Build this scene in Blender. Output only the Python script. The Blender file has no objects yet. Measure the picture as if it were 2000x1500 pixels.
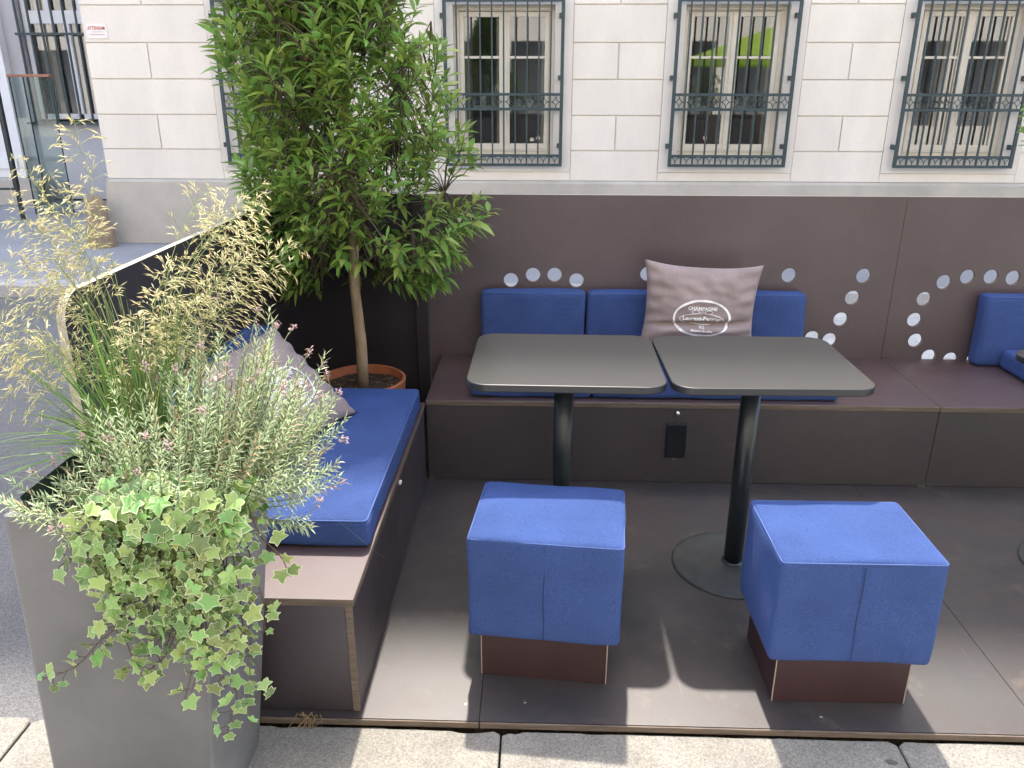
import bpy, bmesh, math, random
from mathutils import Vector, Matrix, noise
R = math.radians
rnd = random.Random(7)
SC = bpy.context.scene
COL = SC.collection

# ------------------------------------------------------------------ camera, light
cam = bpy.data.cameras.new("camera"); camo = bpy.data.objects.new("camera", cam); COL.objects.link(camo)
fw = Vector((-0.0305167, 0.93630938, -0.34984778)); rt = Vector((0.99945253, 0.03305981, 0.00129833)); up = Vector((-0.01278154, 0.34961663, 0.93680566))
camo.matrix_world = Matrix(((rt.x, up.x, -fw.x, 0.44636), (rt.y, up.y, -fw.y, -1.65272), (rt.z, up.z, -fw.z, 1.55088), (0, 0, 0, 1)))
cam.sensor_width = 36; cam.lens = 1581.07 / 2000 * 36; cam.clip_end = 500; cam.clip_start = 0.05
SC.camera = camo
SUN_EL, SUN_AZ = R(63.5), R(-1.5)
w = bpy.data.worlds.new("World"); SC.world = w; w.use_nodes = True
nt = w.node_tree; sky = nt.nodes.new("ShaderNodeTexSky"); sky.sky_type = 'NISHITA'; sky.sun_disc = False
sky.sun_elevation = SUN_EL; sky.sun_rotation = SUN_AZ; sky.air_density = 1.0; sky.dust_density = 2.0; sky.ozone_density = 1.0
bg = nt.nodes["Background"]; bg.inputs[1].default_value = 0.15; nt.links.new(sky.outputs[0], bg.inputs[0])
sl = bpy.data.lights.new("sun", 'SUN'); so = bpy.data.objects.new("sun", sl); COL.objects.link(so)
sl.energy = 2.0; sl.angle = R(1.3); sl.color = (1, 0.94, 0.84)
sd = Vector((math.sin(SUN_AZ) * math.cos(SUN_EL), math.cos(SUN_AZ) * math.cos(SUN_EL), math.sin(SUN_EL)))
so.rotation_euler = sd.to_track_quat('Z', 'Y').to_euler(); so.location = (0, 8, 20)
SC.view_settings.view_transform = 'Standard'; SC.view_settings.look = 'None'
SC.view_settings.exposure = 2.25; SC.view_settings.gamma = 1
SC.cycles.max_bounces = 8; SC.cycles.transparent_max_bounces = 12; SC.cycles.sample_clamp_indirect = 6

# ------------------------------------------------------------------ materials
MATS = {}
def mat(name, col, rough=0.6, var=0.0, vscale=6.0, bump=0.0, bscale=60.0, col2=None, metal=0.0, spec=0.5, island=0.0, trans=0.0,
        tcol=None, fine=0.0, fscale=200.0, sheen=0.0, stretch=None, detail=6.0, rvar=0.0, weave=0.0, wscale=330.0, coat=0.0, scuff=0.0, scol=(0.16, 0.14, 0.125)):
    if name in MATS: return MATS[name]
    m = bpy.data.materials.new(name); m.use_nodes = True; n = m.node_tree.nodes; l = m.node_tree.links
    p = n["Principled BSDF"]; out = n["Material Output"]
    p.inputs["Base Color"].default_value = (*col, 1); p.inputs["Roughness"].default_value = rough
    p.inputs["Metallic"].default_value = metal; p.inputs["Specular IOR Level"].default_value = spec
    if sheen: p.inputs["Sheen Weight"].default_value = sheen; p.inputs["Sheen Roughness"].default_value = 0.4; p.inputs["Sheen Tint"].default_value = (*[min(1, c * 3) for c in col], 1)
    if coat: p.inputs["Coat Weight"].default_value = coat; p.inputs["Coat Roughness"].default_value = 0.15
    tc = n.new("ShaderNodeTexCoord"); src = tc.outputs["Object"]
    if stretch:
        mp = n.new("ShaderNodeMapping"); mp.inputs["Scale"].default_value = stretch; l.new(src, mp.inputs[0]); src = mp.outputs[0]
    cur = None
    def mix(fac, a, b):
        x = n.new("ShaderNodeMix"); x.data_type = 'RGBA'
        if hasattr(fac, 'links'): l.new(fac, x.inputs[0])
        else: x.inputs[0].default_value = fac
        for i, v in ((6, a), (7, b)):
            if hasattr(v, 'links'): l.new(v, x.inputs[i])
            else: x.inputs[i].default_value = (*v, 1)
        return x.outputs[2]
    if var:
        nz = n.new("ShaderNodeTexNoise"); nz.inputs["Scale"].default_value = vscale; nz.inputs["Detail"].default_value = detail; nz.inputs["Roughness"].default_value = 0.62
        l.new(src, nz.inputs["Vector"])
        rm = n.new("ShaderNodeMapRange"); rm.inputs[1].default_value = 0.32; rm.inputs[2].default_value = 0.68; l.new(nz.outputs[0], rm.inputs[0])
        c2 = col2 if col2 else tuple(max(0, c * (1 - var)) for c in col)
        c1 = col if col2 else tuple(c * (1 + var) for c in col)
        cur = mix(rm.outputs[0], c1, c2)
        if rvar:
            r2 = n.new("ShaderNodeMapRange"); r2.inputs[1].default_value = 0.3; r2.inputs[2].default_value = 0.7
            r2.inputs[3].default_value = rough - rvar; r2.inputs[4].default_value = rough + rvar
            l.new(nz.outputs[0], r2.inputs[0]); l.new(r2.outputs[0], p.inputs["Roughness"])
    if scuff and cur:
        for (sc_, ang, lo, hi) in (((30, 1.6, 30), 0.4, 0.64, 0.80), ((2.2, 26, 26), -0.5, 0.66, 0.82), ((7, 7, 7), 0.0, 0.58, 0.85)):
            mp2 = n.new("ShaderNodeMapping"); mp2.inputs["Scale"].default_value = sc_; mp2.inputs["Rotation"].default_value = (0, 0, ang); l.new(tc.outputs["Object"], mp2.inputs[0])
            n2 = n.new("ShaderNodeTexNoise"); n2.inputs["Scale"].default_value = 1.0; n2.inputs["Detail"].default_value = 8; n2.inputs["Roughness"].default_value = 0.68; l.new(mp2.outputs[0], n2.inputs["Vector"])
            r3 = n.new("ShaderNodeMapRange"); r3.inputs[1].default_value = lo; r3.inputs[2].default_value = hi; r3.inputs[3].default_value = 0; r3.inputs[4].default_value = scuff; l.new(n2.outputs[0], r3.inputs[0])
            cur = mix(r3.outputs[0], cur, scol)
    if fine:
        nf = n.new("ShaderNodeTexNoise"); nf.inputs["Scale"].default_value = fscale; nf.inputs["Detail"].default_value = 3; l.new(tc.outputs["Object"], nf.inputs["Vector"])
        rf = n.new("ShaderNodeMapRange"); rf.inputs[1].default_value = 0.3; rf.inputs[2].default_value = 0.7; rf.inputs[3].default_value = 1 - fine; rf.inputs[4].default_value = 1 + fine
        l.new(nf.outputs[0], rf.inputs[0])
        mm = n.new("ShaderNodeVectorMath"); mm.operation = 'SCALE'
        if cur: l.new(cur, mm.inputs[0])
        else: mm.inputs[0].default_value = col
        l.new(rf.outputs[0], mm.inputs["Scale"]); cur = mm.outputs[0]
    if island:
        g = n.new("ShaderNodeNewGeometry")
        h = n.new("ShaderNodeHueSaturation")
        a = n.new("ShaderNodeMapRange"); a.inputs[3].default_value = 0.5 - 0.05 * island; a.inputs[4].default_value = 0.5 + 0.03 * island
        b = n.new("ShaderNodeMapRange"); b.inputs[3].default_value = 1 - 0.5 * island; b.inputs[4].default_value = 1 + 0.6 * island
        wn = n.new("ShaderNodeTexWhiteNoise"); wn.noise_dimensions = '1D'
        l.new(g.outputs["Random Per Island"], a.inputs[0]); l.new(g.outputs["Random Per Island"], wn.inputs["W"]); l.new(wn.outputs["Value"], b.inputs[0])
        l.new(a.outputs[0], h.inputs["Hue"]); l.new(b.outputs[0], h.inputs["Value"])
        if cur: l.new(cur, h.inputs["Color"])
        else: h.inputs["Color"].default_value = (*col, 1)
        cur = h.outputs[0]
    if cur: l.new(cur, p.inputs["Base Color"])
    last = None
    if bump:
        nb = n.new("ShaderNodeTexNoise"); nb.inputs["Scale"].default_value = bscale; nb.inputs["Detail"].default_value = 5; l.new(src, nb.inputs["Vector"])
        bp = n.new("ShaderNodeBump"); bp.inputs["Strength"].default_value = bump; bp.inputs["Distance"].default_value = 0.01; l.new(nb.outputs[0], bp.inputs["Height"])
        l.new(bp.outputs[0], p.inputs["Normal"]); last = bp
    if weave:
        mx = n.new("ShaderNodeMath"); mx.operation = 'MAXIMUM'
        prev = None
        for d in ('X', 'Y', 'Z'):
            wv = n.new("ShaderNodeTexWave"); wv.wave_type = 'BANDS'; wv.bands_direction = d; wv.inputs["Scale"].default_value = wscale / 6.28; wv.inputs["Distortion"].default_value = 0.6
            l.new(tc.outputs["Object"], wv.inputs["Vector"])
            if prev is None: prev = wv.outputs["Fac"]
            else:
                ad = n.new("ShaderNodeMath"); ad.operation = 'ADD'; l.new(prev, ad.inputs[0]); l.new(wv.outputs["Fac"], ad.inputs[1]); prev = ad.outputs[0]
        bp = n.new("ShaderNodeBump"); bp.inputs["Strength"].default_value = weave; bp.inputs["Distance"].default_value = 0.001; l.new(prev, bp.inputs["Height"])
        if last: l.new(last.outputs[0], bp.inputs["Normal"])
        l.new(bp.outputs[0], p.inputs["Normal"])
    if trans:
        t = n.new("ShaderNodeBsdfTranslucent"); ms = n.new("ShaderNodeMixShader"); ms.inputs[0].default_value = trans
        if cur and not tcol:
            l.new(cur, t.inputs[0])
        else: t.inputs[0].default_value = (*(tcol or col), 1)
        l.new(p.outputs[0], ms.inputs[1]); l.new(t.outputs[0], ms.inputs[2]); l.new(ms.outputs[0], out.inputs[0])
    MATS[name] = m
    return m

def glass_mat(name, tint, boost):
    m = bpy.data.materials.new(name); m.use_nodes = True; n = m.node_tree.nodes; l = m.node_tree.links
    out = n["Material Output"]; n.remove(n["Principled BSDF"])
    tr = n.new("ShaderNodeBsdfTransparent"); tr.inputs[0].default_value = (*tint, 1)
    gl = n.new("ShaderNodeBsdfGlossy"); gl.inputs["Roughness"].default_value = 0.02
    fr = n.new("ShaderNodeFresnel"); fr.inputs[0].default_value = 1.5
    mu = n.new("ShaderNodeMath"); mu.operation = 'MULTIPLY'; mu.use_clamp = True; mu.inputs[1].default_value = boost
    l.new(fr.outputs[0], mu.inputs[0]); ms = n.new("ShaderNodeMixShader")
    l.new(mu.outputs[0], ms.inputs[0]); l.new(tr.outputs[0], ms.inputs[1]); l.new(gl.outputs[0], ms.inputs[2]); l.new(ms.outputs[0], out.inputs[0])
    return m

PLY = mat("film_plywood", (0.034, 0.023, 0.027), 0.46, var=0.22, vscale=3.0, bump=0.03, bscale=220, fine=0.18, fscale=350, rvar=0.07, spec=1.0, scuff=0.22)
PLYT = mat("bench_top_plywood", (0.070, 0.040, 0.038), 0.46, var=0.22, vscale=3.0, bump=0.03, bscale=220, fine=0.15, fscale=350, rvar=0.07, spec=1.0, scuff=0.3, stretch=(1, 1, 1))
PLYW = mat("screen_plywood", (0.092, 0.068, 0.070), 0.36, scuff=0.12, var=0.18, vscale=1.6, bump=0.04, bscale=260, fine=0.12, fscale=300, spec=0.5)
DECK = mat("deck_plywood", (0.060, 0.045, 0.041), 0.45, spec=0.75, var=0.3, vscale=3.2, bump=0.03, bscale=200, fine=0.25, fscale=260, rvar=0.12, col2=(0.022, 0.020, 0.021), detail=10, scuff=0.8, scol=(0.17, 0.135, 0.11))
PLYD = mat("shadow_plywood", (0.032, 0.026, 0.031), 0.42, var=0.2, vscale=2.0, bump=0.03, bscale=240, fine=0.12, fscale=300)  # screen plywood with the corner's shade put into the base colour
EDGE = mat("plywood_edge", (0.13, 0.095, 0.07), 0.7, var=0.35, vscale=9, bump=0.1, bscale=90, stretch=(1, 1, 14))
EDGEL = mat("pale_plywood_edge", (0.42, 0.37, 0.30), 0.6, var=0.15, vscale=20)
BLUE = mat("blue_fabric", (0.052, 0.093, 0.262), 0.85, var=0.14, vscale=6, fine=0.26, fscale=330, weave=0.8, wscale=1500, bump=0.12, bscale=22, sheen=0.25, spec=0.25)
BLUED = mat("dark_seam", (0.025, 0.045, 0.13), 0.9)
PIPE = mat("blue_piping", (0.055, 0.10, 0.27), 0.8)
TAUPE = mat("taupe_cotton", (0.27, 0.215, 0.205), 0.9, var=0.12, vscale=9, bump=0.25, bscale=25, fine=0.08, fscale=300, sheen=0.2, spec=0.2)
PRINT = mat("white_print", (0.82, 0.80, 0.80), 0.8, fine=0.12, fscale=150)
HPL = mat("table_laminate", (0.024, 0.0225, 0.0215), 0.32, spec=0.65, var=0.06, vscale=3, rvar=0.01, fine=0.015, fscale=250)
HPLE = mat("table_edge", (0.022, 0.022, 0.022), 0.3)
STEEL = mat("black_steel", (0.016, 0.021, 0.026), 0.36, var=0.2, vscale=12, spec=0.6)
STEELB = mat("dusty_base_steel", (0.062, 0.064, 0.058), 0.5, var=0.35, vscale=14, bump=0.05, bscale=90, col2=(0.035, 0.037, 0.036))
CHROME = mat("bright_metal", (0.62, 0.60, 0.56), 0.25, metal=1.0)
PLAST = mat("black_plastic", (0.008, 0.011, 0.015), 0.3)
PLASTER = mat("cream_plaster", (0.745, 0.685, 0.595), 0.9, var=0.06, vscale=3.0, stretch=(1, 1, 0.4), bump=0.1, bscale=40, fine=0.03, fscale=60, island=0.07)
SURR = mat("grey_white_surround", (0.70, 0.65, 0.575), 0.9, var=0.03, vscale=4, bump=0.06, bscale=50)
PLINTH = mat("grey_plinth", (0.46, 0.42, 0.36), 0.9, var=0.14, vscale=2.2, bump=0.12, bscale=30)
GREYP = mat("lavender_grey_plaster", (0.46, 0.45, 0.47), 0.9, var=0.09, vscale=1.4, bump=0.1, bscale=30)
WFRAME = mat("cream_window_paint", (0.68, 0.625, 0.52), 0.5, var=0.06, vscale=8)
WHITEP = mat("white_paint", (0.74, 0.74, 0.75), 0.5, var=0.04, vscale=5)
GRILLE = mat("green_grey_iron", (0.030, 0.052, 0.056), 0.5, var=0.25, vscale=20, bump=0.1, bscale=200)
GLASS = glass_mat("window_glass", (0.80, 0.84, 0.84), 5.5)
GLASS2 = glass_mat("railing_glass", (0.72, 0.80, 0.79), 1.3)
CURT = mat("curtain_fabric", (0.66, 0.63, 0.58), 0.9, trans=0.3)
INTER = mat("room_wall", (0.5, 0.49, 0.47), 0.9, var=0.2, vscale=1.2)
INTERD = mat("room_dark", (0.20, 0.205, 0.21), 0.9)
TERRA = mat("terracotta", (0.40, 0.130, 0.055), 0.75, var=0.18, vscale=10, bump=0.05, bscale=80)
SOIL = mat("soil", (0.022, 0.015, 0.011), 0.95, var=0.6, vscale=40, bump=1.0, bscale=70, col2=(0.09, 0.055, 0.03))
BARK = mat("bark", (0.36, 0.265, 0.17), 0.9, var=0.35, vscale=26, bump=0.5, bscale=60, stretch=(1, 1, 0.3))
TWIG = mat("twig_bark", (0.10, 0.075, 0.05), 0.9)
LEAF = mat("glossy_leaf", (0.215, 0.345, 0.072), 0.34, island=0.8, trans=0.42, spec=0.5)
GRASSG = mat("green_blade", (0.12, 0.22, 0.05), 0.5, island=0.6, trans=0.35)
STALK = mat("grass_stalk", (0.22, 0.26, 0.09), 0.6, island=0.4)
SEED = mat("golden_spikelet", (0.73, 0.67, 0.40), 0.7, island=0.45, trans=0.35)
LAV = mat("grey_green_leaf", (0.43, 0.52, 0.29), 0.65, island=0.55, trans=0.33)
LAVST = mat("lavender_stem", (0.17, 0.20, 0.10), 0.8)
LAVF = mat("faded_flower", (0.34, 0.24, 0.22), 0.85, island=0.5)
LAVP = mat("purple_flower", (0.36, 0.24, 0.55), 0.8, island=0.3)
IVYG = mat("ivy_green", (0.19, 0.31, 0.09), 0.42, island=0.95, trans=0.22)
IVYC = mat("ivy_margin", (0.50, 0.56, 0.30), 0.5, island=0.2, trans=0.25)
IVYS = mat("ivy_stem", (0.10, 0.065, 0.035), 0.8)
POTG = mat("grey_planter_coat", (0.128, 0.124, 0.119), 0.48, scuff=0.28, scol=(0.24, 0.225, 0.20), var=0.16, vscale=4, bump=0.03, bscale=300, fine=0.06, fscale=500)
LINER = mat("dark_green_liner", (0.012, 0.022, 0.020), 0.5, bump=0.4, bscale=25)
ASPH = mat("asphalt", (0.145, 0.14, 0.137), 0.9, var=0.2, vscale=1.2, bump=0.6, bscale=110, fine=0.4, fscale=160)
ASPHS = mat("pavement_asphalt", (0.29, 0.285, 0.29), 0.9, var=0.12, vscale=0.9, bump=0.3, bscale=90, fine=0.15, fscale=120)
GRAN = mat("granite", (0.200, 0.184, 0.156), 0.8, var=0.16, vscale=6, bump=0.35, bscale=130, fine=0.36, fscale=210)
KERB = mat("kerb_granite", (0.42, 0.40, 0.385), 0.85, var=0.15, vscale=8, bump=0.2, bscale=80, fine=0.2, fscale=90)
STONE = mat("guard_stone", (0.36, 0.245, 0.15), 0.9, var=0.35, vscale=7, bump=0.5, bscale=30, col2=(0.20, 0.155, 0.115))
WOOD = mat("red_wood_rail", (0.36, 0.15, 0.09), 0.5, var=0.2, vscale=10)
RED = mat("red_letter", (0.50, 0.05, 0.04), 0.6)
SIGNW = mat("sign_white", (0.78, 0.75, 0.70), 0.5)
LIME = mat("lime_canopy", (0.34, 0.50, 0.06), 0.8, trans=0.4)
ROOF = mat("roof_tile", (0.20, 0.10, 0.07), 0.85)

# ------------------------------------------------------------------ mesh builder
class MB:
    def __init__(s): s.v = []; s.f = []; s.m = []
    def add(s, vs, fs, mi=0):
        o = len(s.v); s.v += [tuple(v) for v in vs]
        for f in fs: s.f.append([i + o for i in f]); s.m.append(mi)
    def box(s, x0, x1, y0, y1, z0, z1, mi=0, M=None):
        vs = [Vector((x, y, z)) for z in (z0, z1) for (x, y) in ((x0, y0), (x1, y0), (x1, y1), (x0, y1))]
        if M: vs = [M @ v for v in vs]
        s.add(vs, [(0, 3, 2, 1), (4, 5, 6, 7), (0, 1, 5, 4), (1, 2, 6, 5), (2, 3, 7, 6), (3, 0, 4, 7)], mi)
    def tube(s, pts, r, n=6, mi=0, cap=True):
        pts = [Vector(p) for p in pts]; k = len(pts)
        rs = r if isinstance(r, (list, tuple)) else [r] * k
        vs = []; a = None
        for i, p in enumerate(pts):
            t = (pts[min(i + 1, k - 1)] - pts[max(i - 1, 0)])
            t = t.normalized() if t.length > 1e-9 else Vector((0, 0, 1))
            if a is None or a.cross(t).length < 1e-4: a = Vector((1, 0, 0)) if abs(t.x) < 0.9 else Vector((0, 1, 0))
            u = (a - t * a.dot(t)).normalized(); b = t.cross(u); a = u
            for j in range(n):
                q = 2 * math.pi * j / n; vs.append(p + (u * math.cos(q) + b * math.sin(q)) * rs[i])
        fs = [(i * n + j, i * n + (j + 1) % n, (i + 1) * n + (j + 1) % n, (i + 1) * n + j) for i in range(k - 1) for j in range(n)]
        if cap and n > 2: fs += [tuple(range(n - 1, -1, -1)), tuple(range((k - 1) * n, k * n))]
        s.add(vs, fs, mi)
    def lathe(s, prof, c=(0, 0), n=40, mi=0):
        vs = []; k = len(prof)
        for (r, z) in prof:
            for j in range(n):
                q = 2 * math.pi * j / n; vs.append((c[0] + r * math.cos(q), c[1] + r * math.sin(q), z))
        fs = [(i * n + j, i * n + (j + 1) % n, (i + 1) * n + (j + 1) % n, (i + 1) * n + j) for i in range(k - 1) for j in range(n)]
        s.add(vs, fs, mi)
    def prism(s, pts, z0, z1, mi=0, axis='z'):
        n = len(pts)
        def P(p, z): return (p[0], p[1], z) if axis == 'z' else ((p[0], z, p[1]) if axis == 'y' else (z, p[0], p[1]))
        vs = [P(p, z0) for p in pts] + [P(p, z1) for p in pts]
        fs = [tuple(range(n - 1, -1, -1)), tuple(range(n, 2 * n))] + [(i, (i + 1) % n, n + (i + 1) % n, n + i) for i in range(n)]
        s.add(vs, fs, mi)
    def rbox(s, x0, x1, y0, y1, z0, z1, r=0.02, puff=0.0, nz=0.0, mi=0, seg=10, M=None, seed=0.0):
        c = Vector(((x0 + x1) / 2, (y0 + y1) / 2, (z0 + z1) / 2)); h = Vector(((x1 - x0) / 2, (y1 - y0) / 2, (z1 - z0) / 2))
        def ts(hh):
            e = [-hh, -hh + r * 0.25, -hh + r * 0.6, -hh + r]
            m = [(-hh + r) + (2 * hh - 2 * r) * i / seg for i in range(1, seg)]
            return e + m + [-x for x in reversed(e)]
        T = [ts(h[i]) for i in range(3)]
        for ax in range(3):
            a, b = (ax + 1) % 3, (ax + 2) % 3
            for sg in (-1, 1):
                vs = []; A, B = T[a], T[b]
                for u in A:
                    for v in B:
                        p = [0, 0, 0]; p[ax] = sg * h[ax]; p[a] = u; p[b] = v
                        inn = Vector([max(-h[i] + r, min(h[i] - r, p[i])) for i in range(3)])
                        d = Vector(p) - inn
                        q = inn + (d.normalized() * r if d.length > 1e-9 else d)
                        if puff: q.z += puff * (q.z / h.z) * max(0, 1 - (q.x / h.x) ** 2) * max(0, 1 - (q.y / h.y) ** 2)
                        if nz:
                            wq = (q + c) * 7 + Vector((seed, seed * 2, seed * 3)); q += noise.noise_vector(wq) * nz
                        q = q + c
                        vs.append(M @ q if M else q)
                nb = len(B); fs = []
                for i in range(len(A) - 1):
                    for j in range(nb - 1):
                        f = (i * nb + j, (i + 1) * nb + j, (i + 1) * nb + j + 1, i * nb + j + 1)
                        fs.append(f if sg > 0 else f[::-1])
                s.add(vs, fs, mi)
    def build(s, name, mats, parent=None, smooth=False, bevel=0.0, weld=False, seg=2):
        me = bpy.data.meshes.new(name); me.from_pydata(s.v, [], s.f)
        if not isinstance(mats, (list, tuple)): mats = [mats]
        for m in mats: me.materials.append(m)
        me.polygons.foreach_set("material_index", s.m)
        if weld:
            bm = bmesh.new(); bm.from_mesh(me); bmesh.ops.remove_doubles(bm, verts=bm.verts, dist=1e-5); bm.to_mesh(me); bm.free()
        if smooth: me.polygons.foreach_set("use_smooth", [True] * len(me.polygons))
        me.update()
        o = bpy.data.objects.new(name, me); COL.objects.link(o)
        if parent: o.parent = parent
        if bevel:
            b = o.modifiers.new("bevel", 'BEVEL'); b.width = bevel; b.segments = seg; b.limit_method = 'ANGLE'; b.angle_limit = R(40)
        return o

def tag(o, label=None, cat=None, group=None, kind=None):
    if label: o["label"] = label
    if cat: o["category"] = cat
    if group: o["group"] = group
    if kind: o["kind"] = kind
    return o
def thing(name, label, cat, loc=(0, 0, 0), group=None, rz=0.0):
    o = bpy.data.objects.new(name, None); o.empty_display_size = 0.1; COL.objects.link(o); o.location = loc; o.rotation_euler = (0, 0, rz)
    return tag(o, label, cat, group)
def off(o, p):
    """keep world-space geometry under an empty that stands at its thing's base"""
    if o.parent is not p: return o
    o.matrix_parent_inverse = Matrix.LocRotScale(p.location, p.rotation_euler, None).inverted(); return o
def copy_tree(o, parent=None):
    c = o.copy(); COL.objects.link(c)
    if parent: c.parent = parent; c.matrix_parent_inverse = o.matrix_parent_inverse.copy()
    for ch in [x for x in bpy.data.objects if x.parent == o]: copy_tree(ch, c)
    return c
def text_mesh(txt, size, extr=0.0, bold=0.0):
    cu = bpy.data.curves.new("lettering", 'FONT'); cu.body = txt; cu.size = size; cu.align_x = 'CENTER'; cu.align_y = 'CENTER'; cu.extrude = extr; cu.offset = bold; cu.resolution_u = 3
    o = bpy.data.objects.new("lettering", cu); COL.objects.link(o); bpy.context.view_layer.update()
    me = bpy.data.meshes.new_from_object(o.evaluated_get(bpy.context.evaluated_depsgraph_get()))
    vs = [v.co.copy() for v in me.vertices]; fs = [tuple(p.vertices) for p in me.polygons]
    bpy.data.objects.remove(o); bpy.data.curves.remove(cu); bpy.data.meshes.remove(me)
    return vs, fs

# ------------------------------------------------------------------ ground
m = MB(); m.box(-80, 80, -0.02, 4.72, -0.6, -0.12); tag(m.build("road", ASPH), "grey asphalt road running under and behind the wooden deck", "road", kind='structure')
m = MB(); m.box(-80, 80, 4.95, 80, -0.6, -0.024); tag(m.build("far_pavement", ASPHS), "grey pavement in front of the cream building", "pavement", kind='structure')
m = MB()
x = -30.0
while x < 30: m.box(x, x + 1.19, 4.72, 4.948, -0.6, -0.02); x += 1.2
m2 = MB(); m2.box(-1.0, 9.0, 2.4, 4.715, -0.3, -0.114); tag(m2.build("parking_lane", mat("pale_setts", (0.47, 0.445, 0.405), 0.85, var=0.2, vscale=5, fine=0.2, fscale=90)), "pale granite parking lane behind the perforated screens", "road", kind='structure')
tag(m.build("far_kerb", KERB, bevel=0.008), "pale granite kerb across the road", "kerb", kind='structure')
# near granite kerb: slabs with chipped back edges
def slab(x0, x1, y0, y1, seed, notch=None, skew=0.0):
    pts = []; n = max(6, int((x1 - x0) / 0.018))
    for i in range(n + 1):
        x = x0 + (x1 - x0) * i / n; pts.append((x, y0 + noise.noise((x * 9, seed, 0)) * 0.002))
    for i in range(n + 1):
        x = x1 - (x1 - x0) * i / n
        y = y1 + noise.noise((x * 14, seed, 3)) * 0.0035 + noise.noise((x * 45, seed, 5)) * 0.002
        if notch:
            for (c, wd, d) in notch: y -= d * max(0, 1 - ((x - c) / wd) ** 2)
        e = min(x - x0, x1 - x); y -= 0.012 * max(0, 1 - e / 0.022) ** 2
        xs = x - skew * (1 if i < n / 2 else 0) * 0
        pts.append((xs + noise.noise((y * 30, seed, x)) * 0.003, y))
    return pts
m = MB()
edges = [-2.9, -1.9, -0.868, 0.366, 1.372, 2.45, 3.5]
for i in range(len(edges) - 1):
    nt_ = [(0.285, 0.05, 0.010), (-0.20, 0.03, 0.006)] if i == 2 else ([(0.40, 0.02, 0.008)] if i == 3 else None)
    m.prism(slab(edges[i] + 0.003, edges[i + 1] - 0.003, -0.172, -0.008 if i != 1 else -0.002, i * 3.7, nt_), -0.3, -0.021)
tag(m.build("granite_kerb", GRAN, bevel=0.005, seg=3), "speckled granite kerb slabs along the deck front", "kerb", kind='structure')
m = MB(); m.box(-80, 80, -40, -0.178, -0.6, -0.025); tag(m.build("near_pavement", ASPHS), "grey pavement before the granite kerb", "pavement", kind='structure')
m = MB(); m.box(-30, 30, -0.1785, 0.0, -0.6, -0.06); tag(m.build("kerb_bedding", SOIL), "dark joint soil below the granite slabs", "ground", kind='structure')
# deck
m = MB()
for (a, b) in ((-0.70, 0.3075), (0.3095, 1.75), (1.752, 3.2), (3.202, 4.6)): m.box(a, b, 0.002, 2.0, -0.016, 0.0)
dk = tag(m.build("wooden_deck", DECK), "dark film-faced plywood terrace floor", "deck", kind='structure')
m = MB(); 
for (a, b) in ((-0.70, 0.3072), (0.3098, 1.752), (1.753, 4.6)): m.box(a, b, -0.004, 0.0015, -0.0195, -0.0015)
m.build("edge_strip", EDGE, dk, bevel=0.002)
m = MB(); m.box(-0.70, 4.6, 0.03, 2.0, -0.115, -0.017); m.build("substructure", SOIL, dk)
m = MB()
for (x, y) in ((0.268, 0.062), (0.425, 0.075), (1.2, 0.05)): m.lathe([(0.0, 0.0012), (0.0045, 0.001), (0.005, 0.0)], (x, y), 12)
m.build("screw", CHROME, dk)

# ------------------------------------------------------------------ main building
YW = 6.62; XL = -3.92
wc = [-6.405 + 0, ] and [2.265 + 2.169 * k for k in range(-2, 5)]         # window centres
HO = 0.48                                                                  # half opening
ZB, ZT = 0.87, 2.225
bld = thing("corner_building", "cream rusticated corner building with grey plinth and barred ground floor windows", "building", (3, 8, 0))
m = MB(); xr = wc[-1] + 1.6
x = XL
for c in wc:
    m.box(x, c - HO, YW + 0.016, 7.0, 0.0, ZT); m.box(c - HO, c + HO, YW + 0.016, 7.0, 0.0, ZB); x = c + HO
m.box(x, xr, YW + 0.016, 7.0, 0.0, ZT)
m.box(XL, xr, YW + 0.016, 7.0, ZT, 11.949)
m.box(XL, XL + 0.3, 7.0, 16.0, 0.0, 11.949); m.box(xr - 0.3, xr, 7.0, 16.0, 0, 11.949); m.box(XL, xr, 16.0, 16.3, 0, 11.949)
rows = [0.628, 0.915, 1.243, 1.570, 1.895, 2.222]
while rows[-1] < 5.0: rows.append(rows[-1] + 0.327)
g = 0.0055
piers = []
prev = XL
for c in wc: piers.append((prev, c - 0.653)); prev = c + 0.653
piers.append((prev, xr))
blk = MB()
for (a, b) in piers:
    a2 = a if a == XL else a + 0.002
    for i in range(len(rows) - 1):
        z0 = rows[i] + g if i else rows[0]; z1 = rows[i + 1] - g
        if i % 2 == 1:
            mid = (a + b) / 2
            blk.box(a2, mid - g, YW, YW + 0.016, z0, z1); blk.box(mid + g, b - 0.002, YW, YW + 0.016, z0, z1)
        else: blk.box(a2, b - 0.002, YW, YW + 0.016, z0, z1)
for c in wc: blk.box(c - 0.653, c + 0.653, YW + 0.001, YW + 0.016, rows[0], 0.710)
o = off(m.build("wall", PLASTER, bld), bld)
off(blk.build("rusticated_blocks", PLASTER, bld, bevel=0.004), bld)
sur = MB()
for c in wc:
    for (a, b, z0, z1) in ((-0.651, -HO, 0.714, 2.9), (HO, 0.651, 0.714, 2.9), (-HO, HO, 0.714, ZB), (-HO, HO, ZT, 2.9)): sur.box(c + a, c + b, YW - 0.003, YW + 0.0155, z0, z1)
off(sur.build("window_surrounds", SURR, bld), bld)
pl = MB(); pl.prism([(YW - 0.035, -0.02), (YW + 0.015, -0.02), (YW + 0.015, 0.627), (YW - 0.006, 0.622), (YW - 0.028, 0.60)], XL - 0.012, xr, axis='x')
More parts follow.
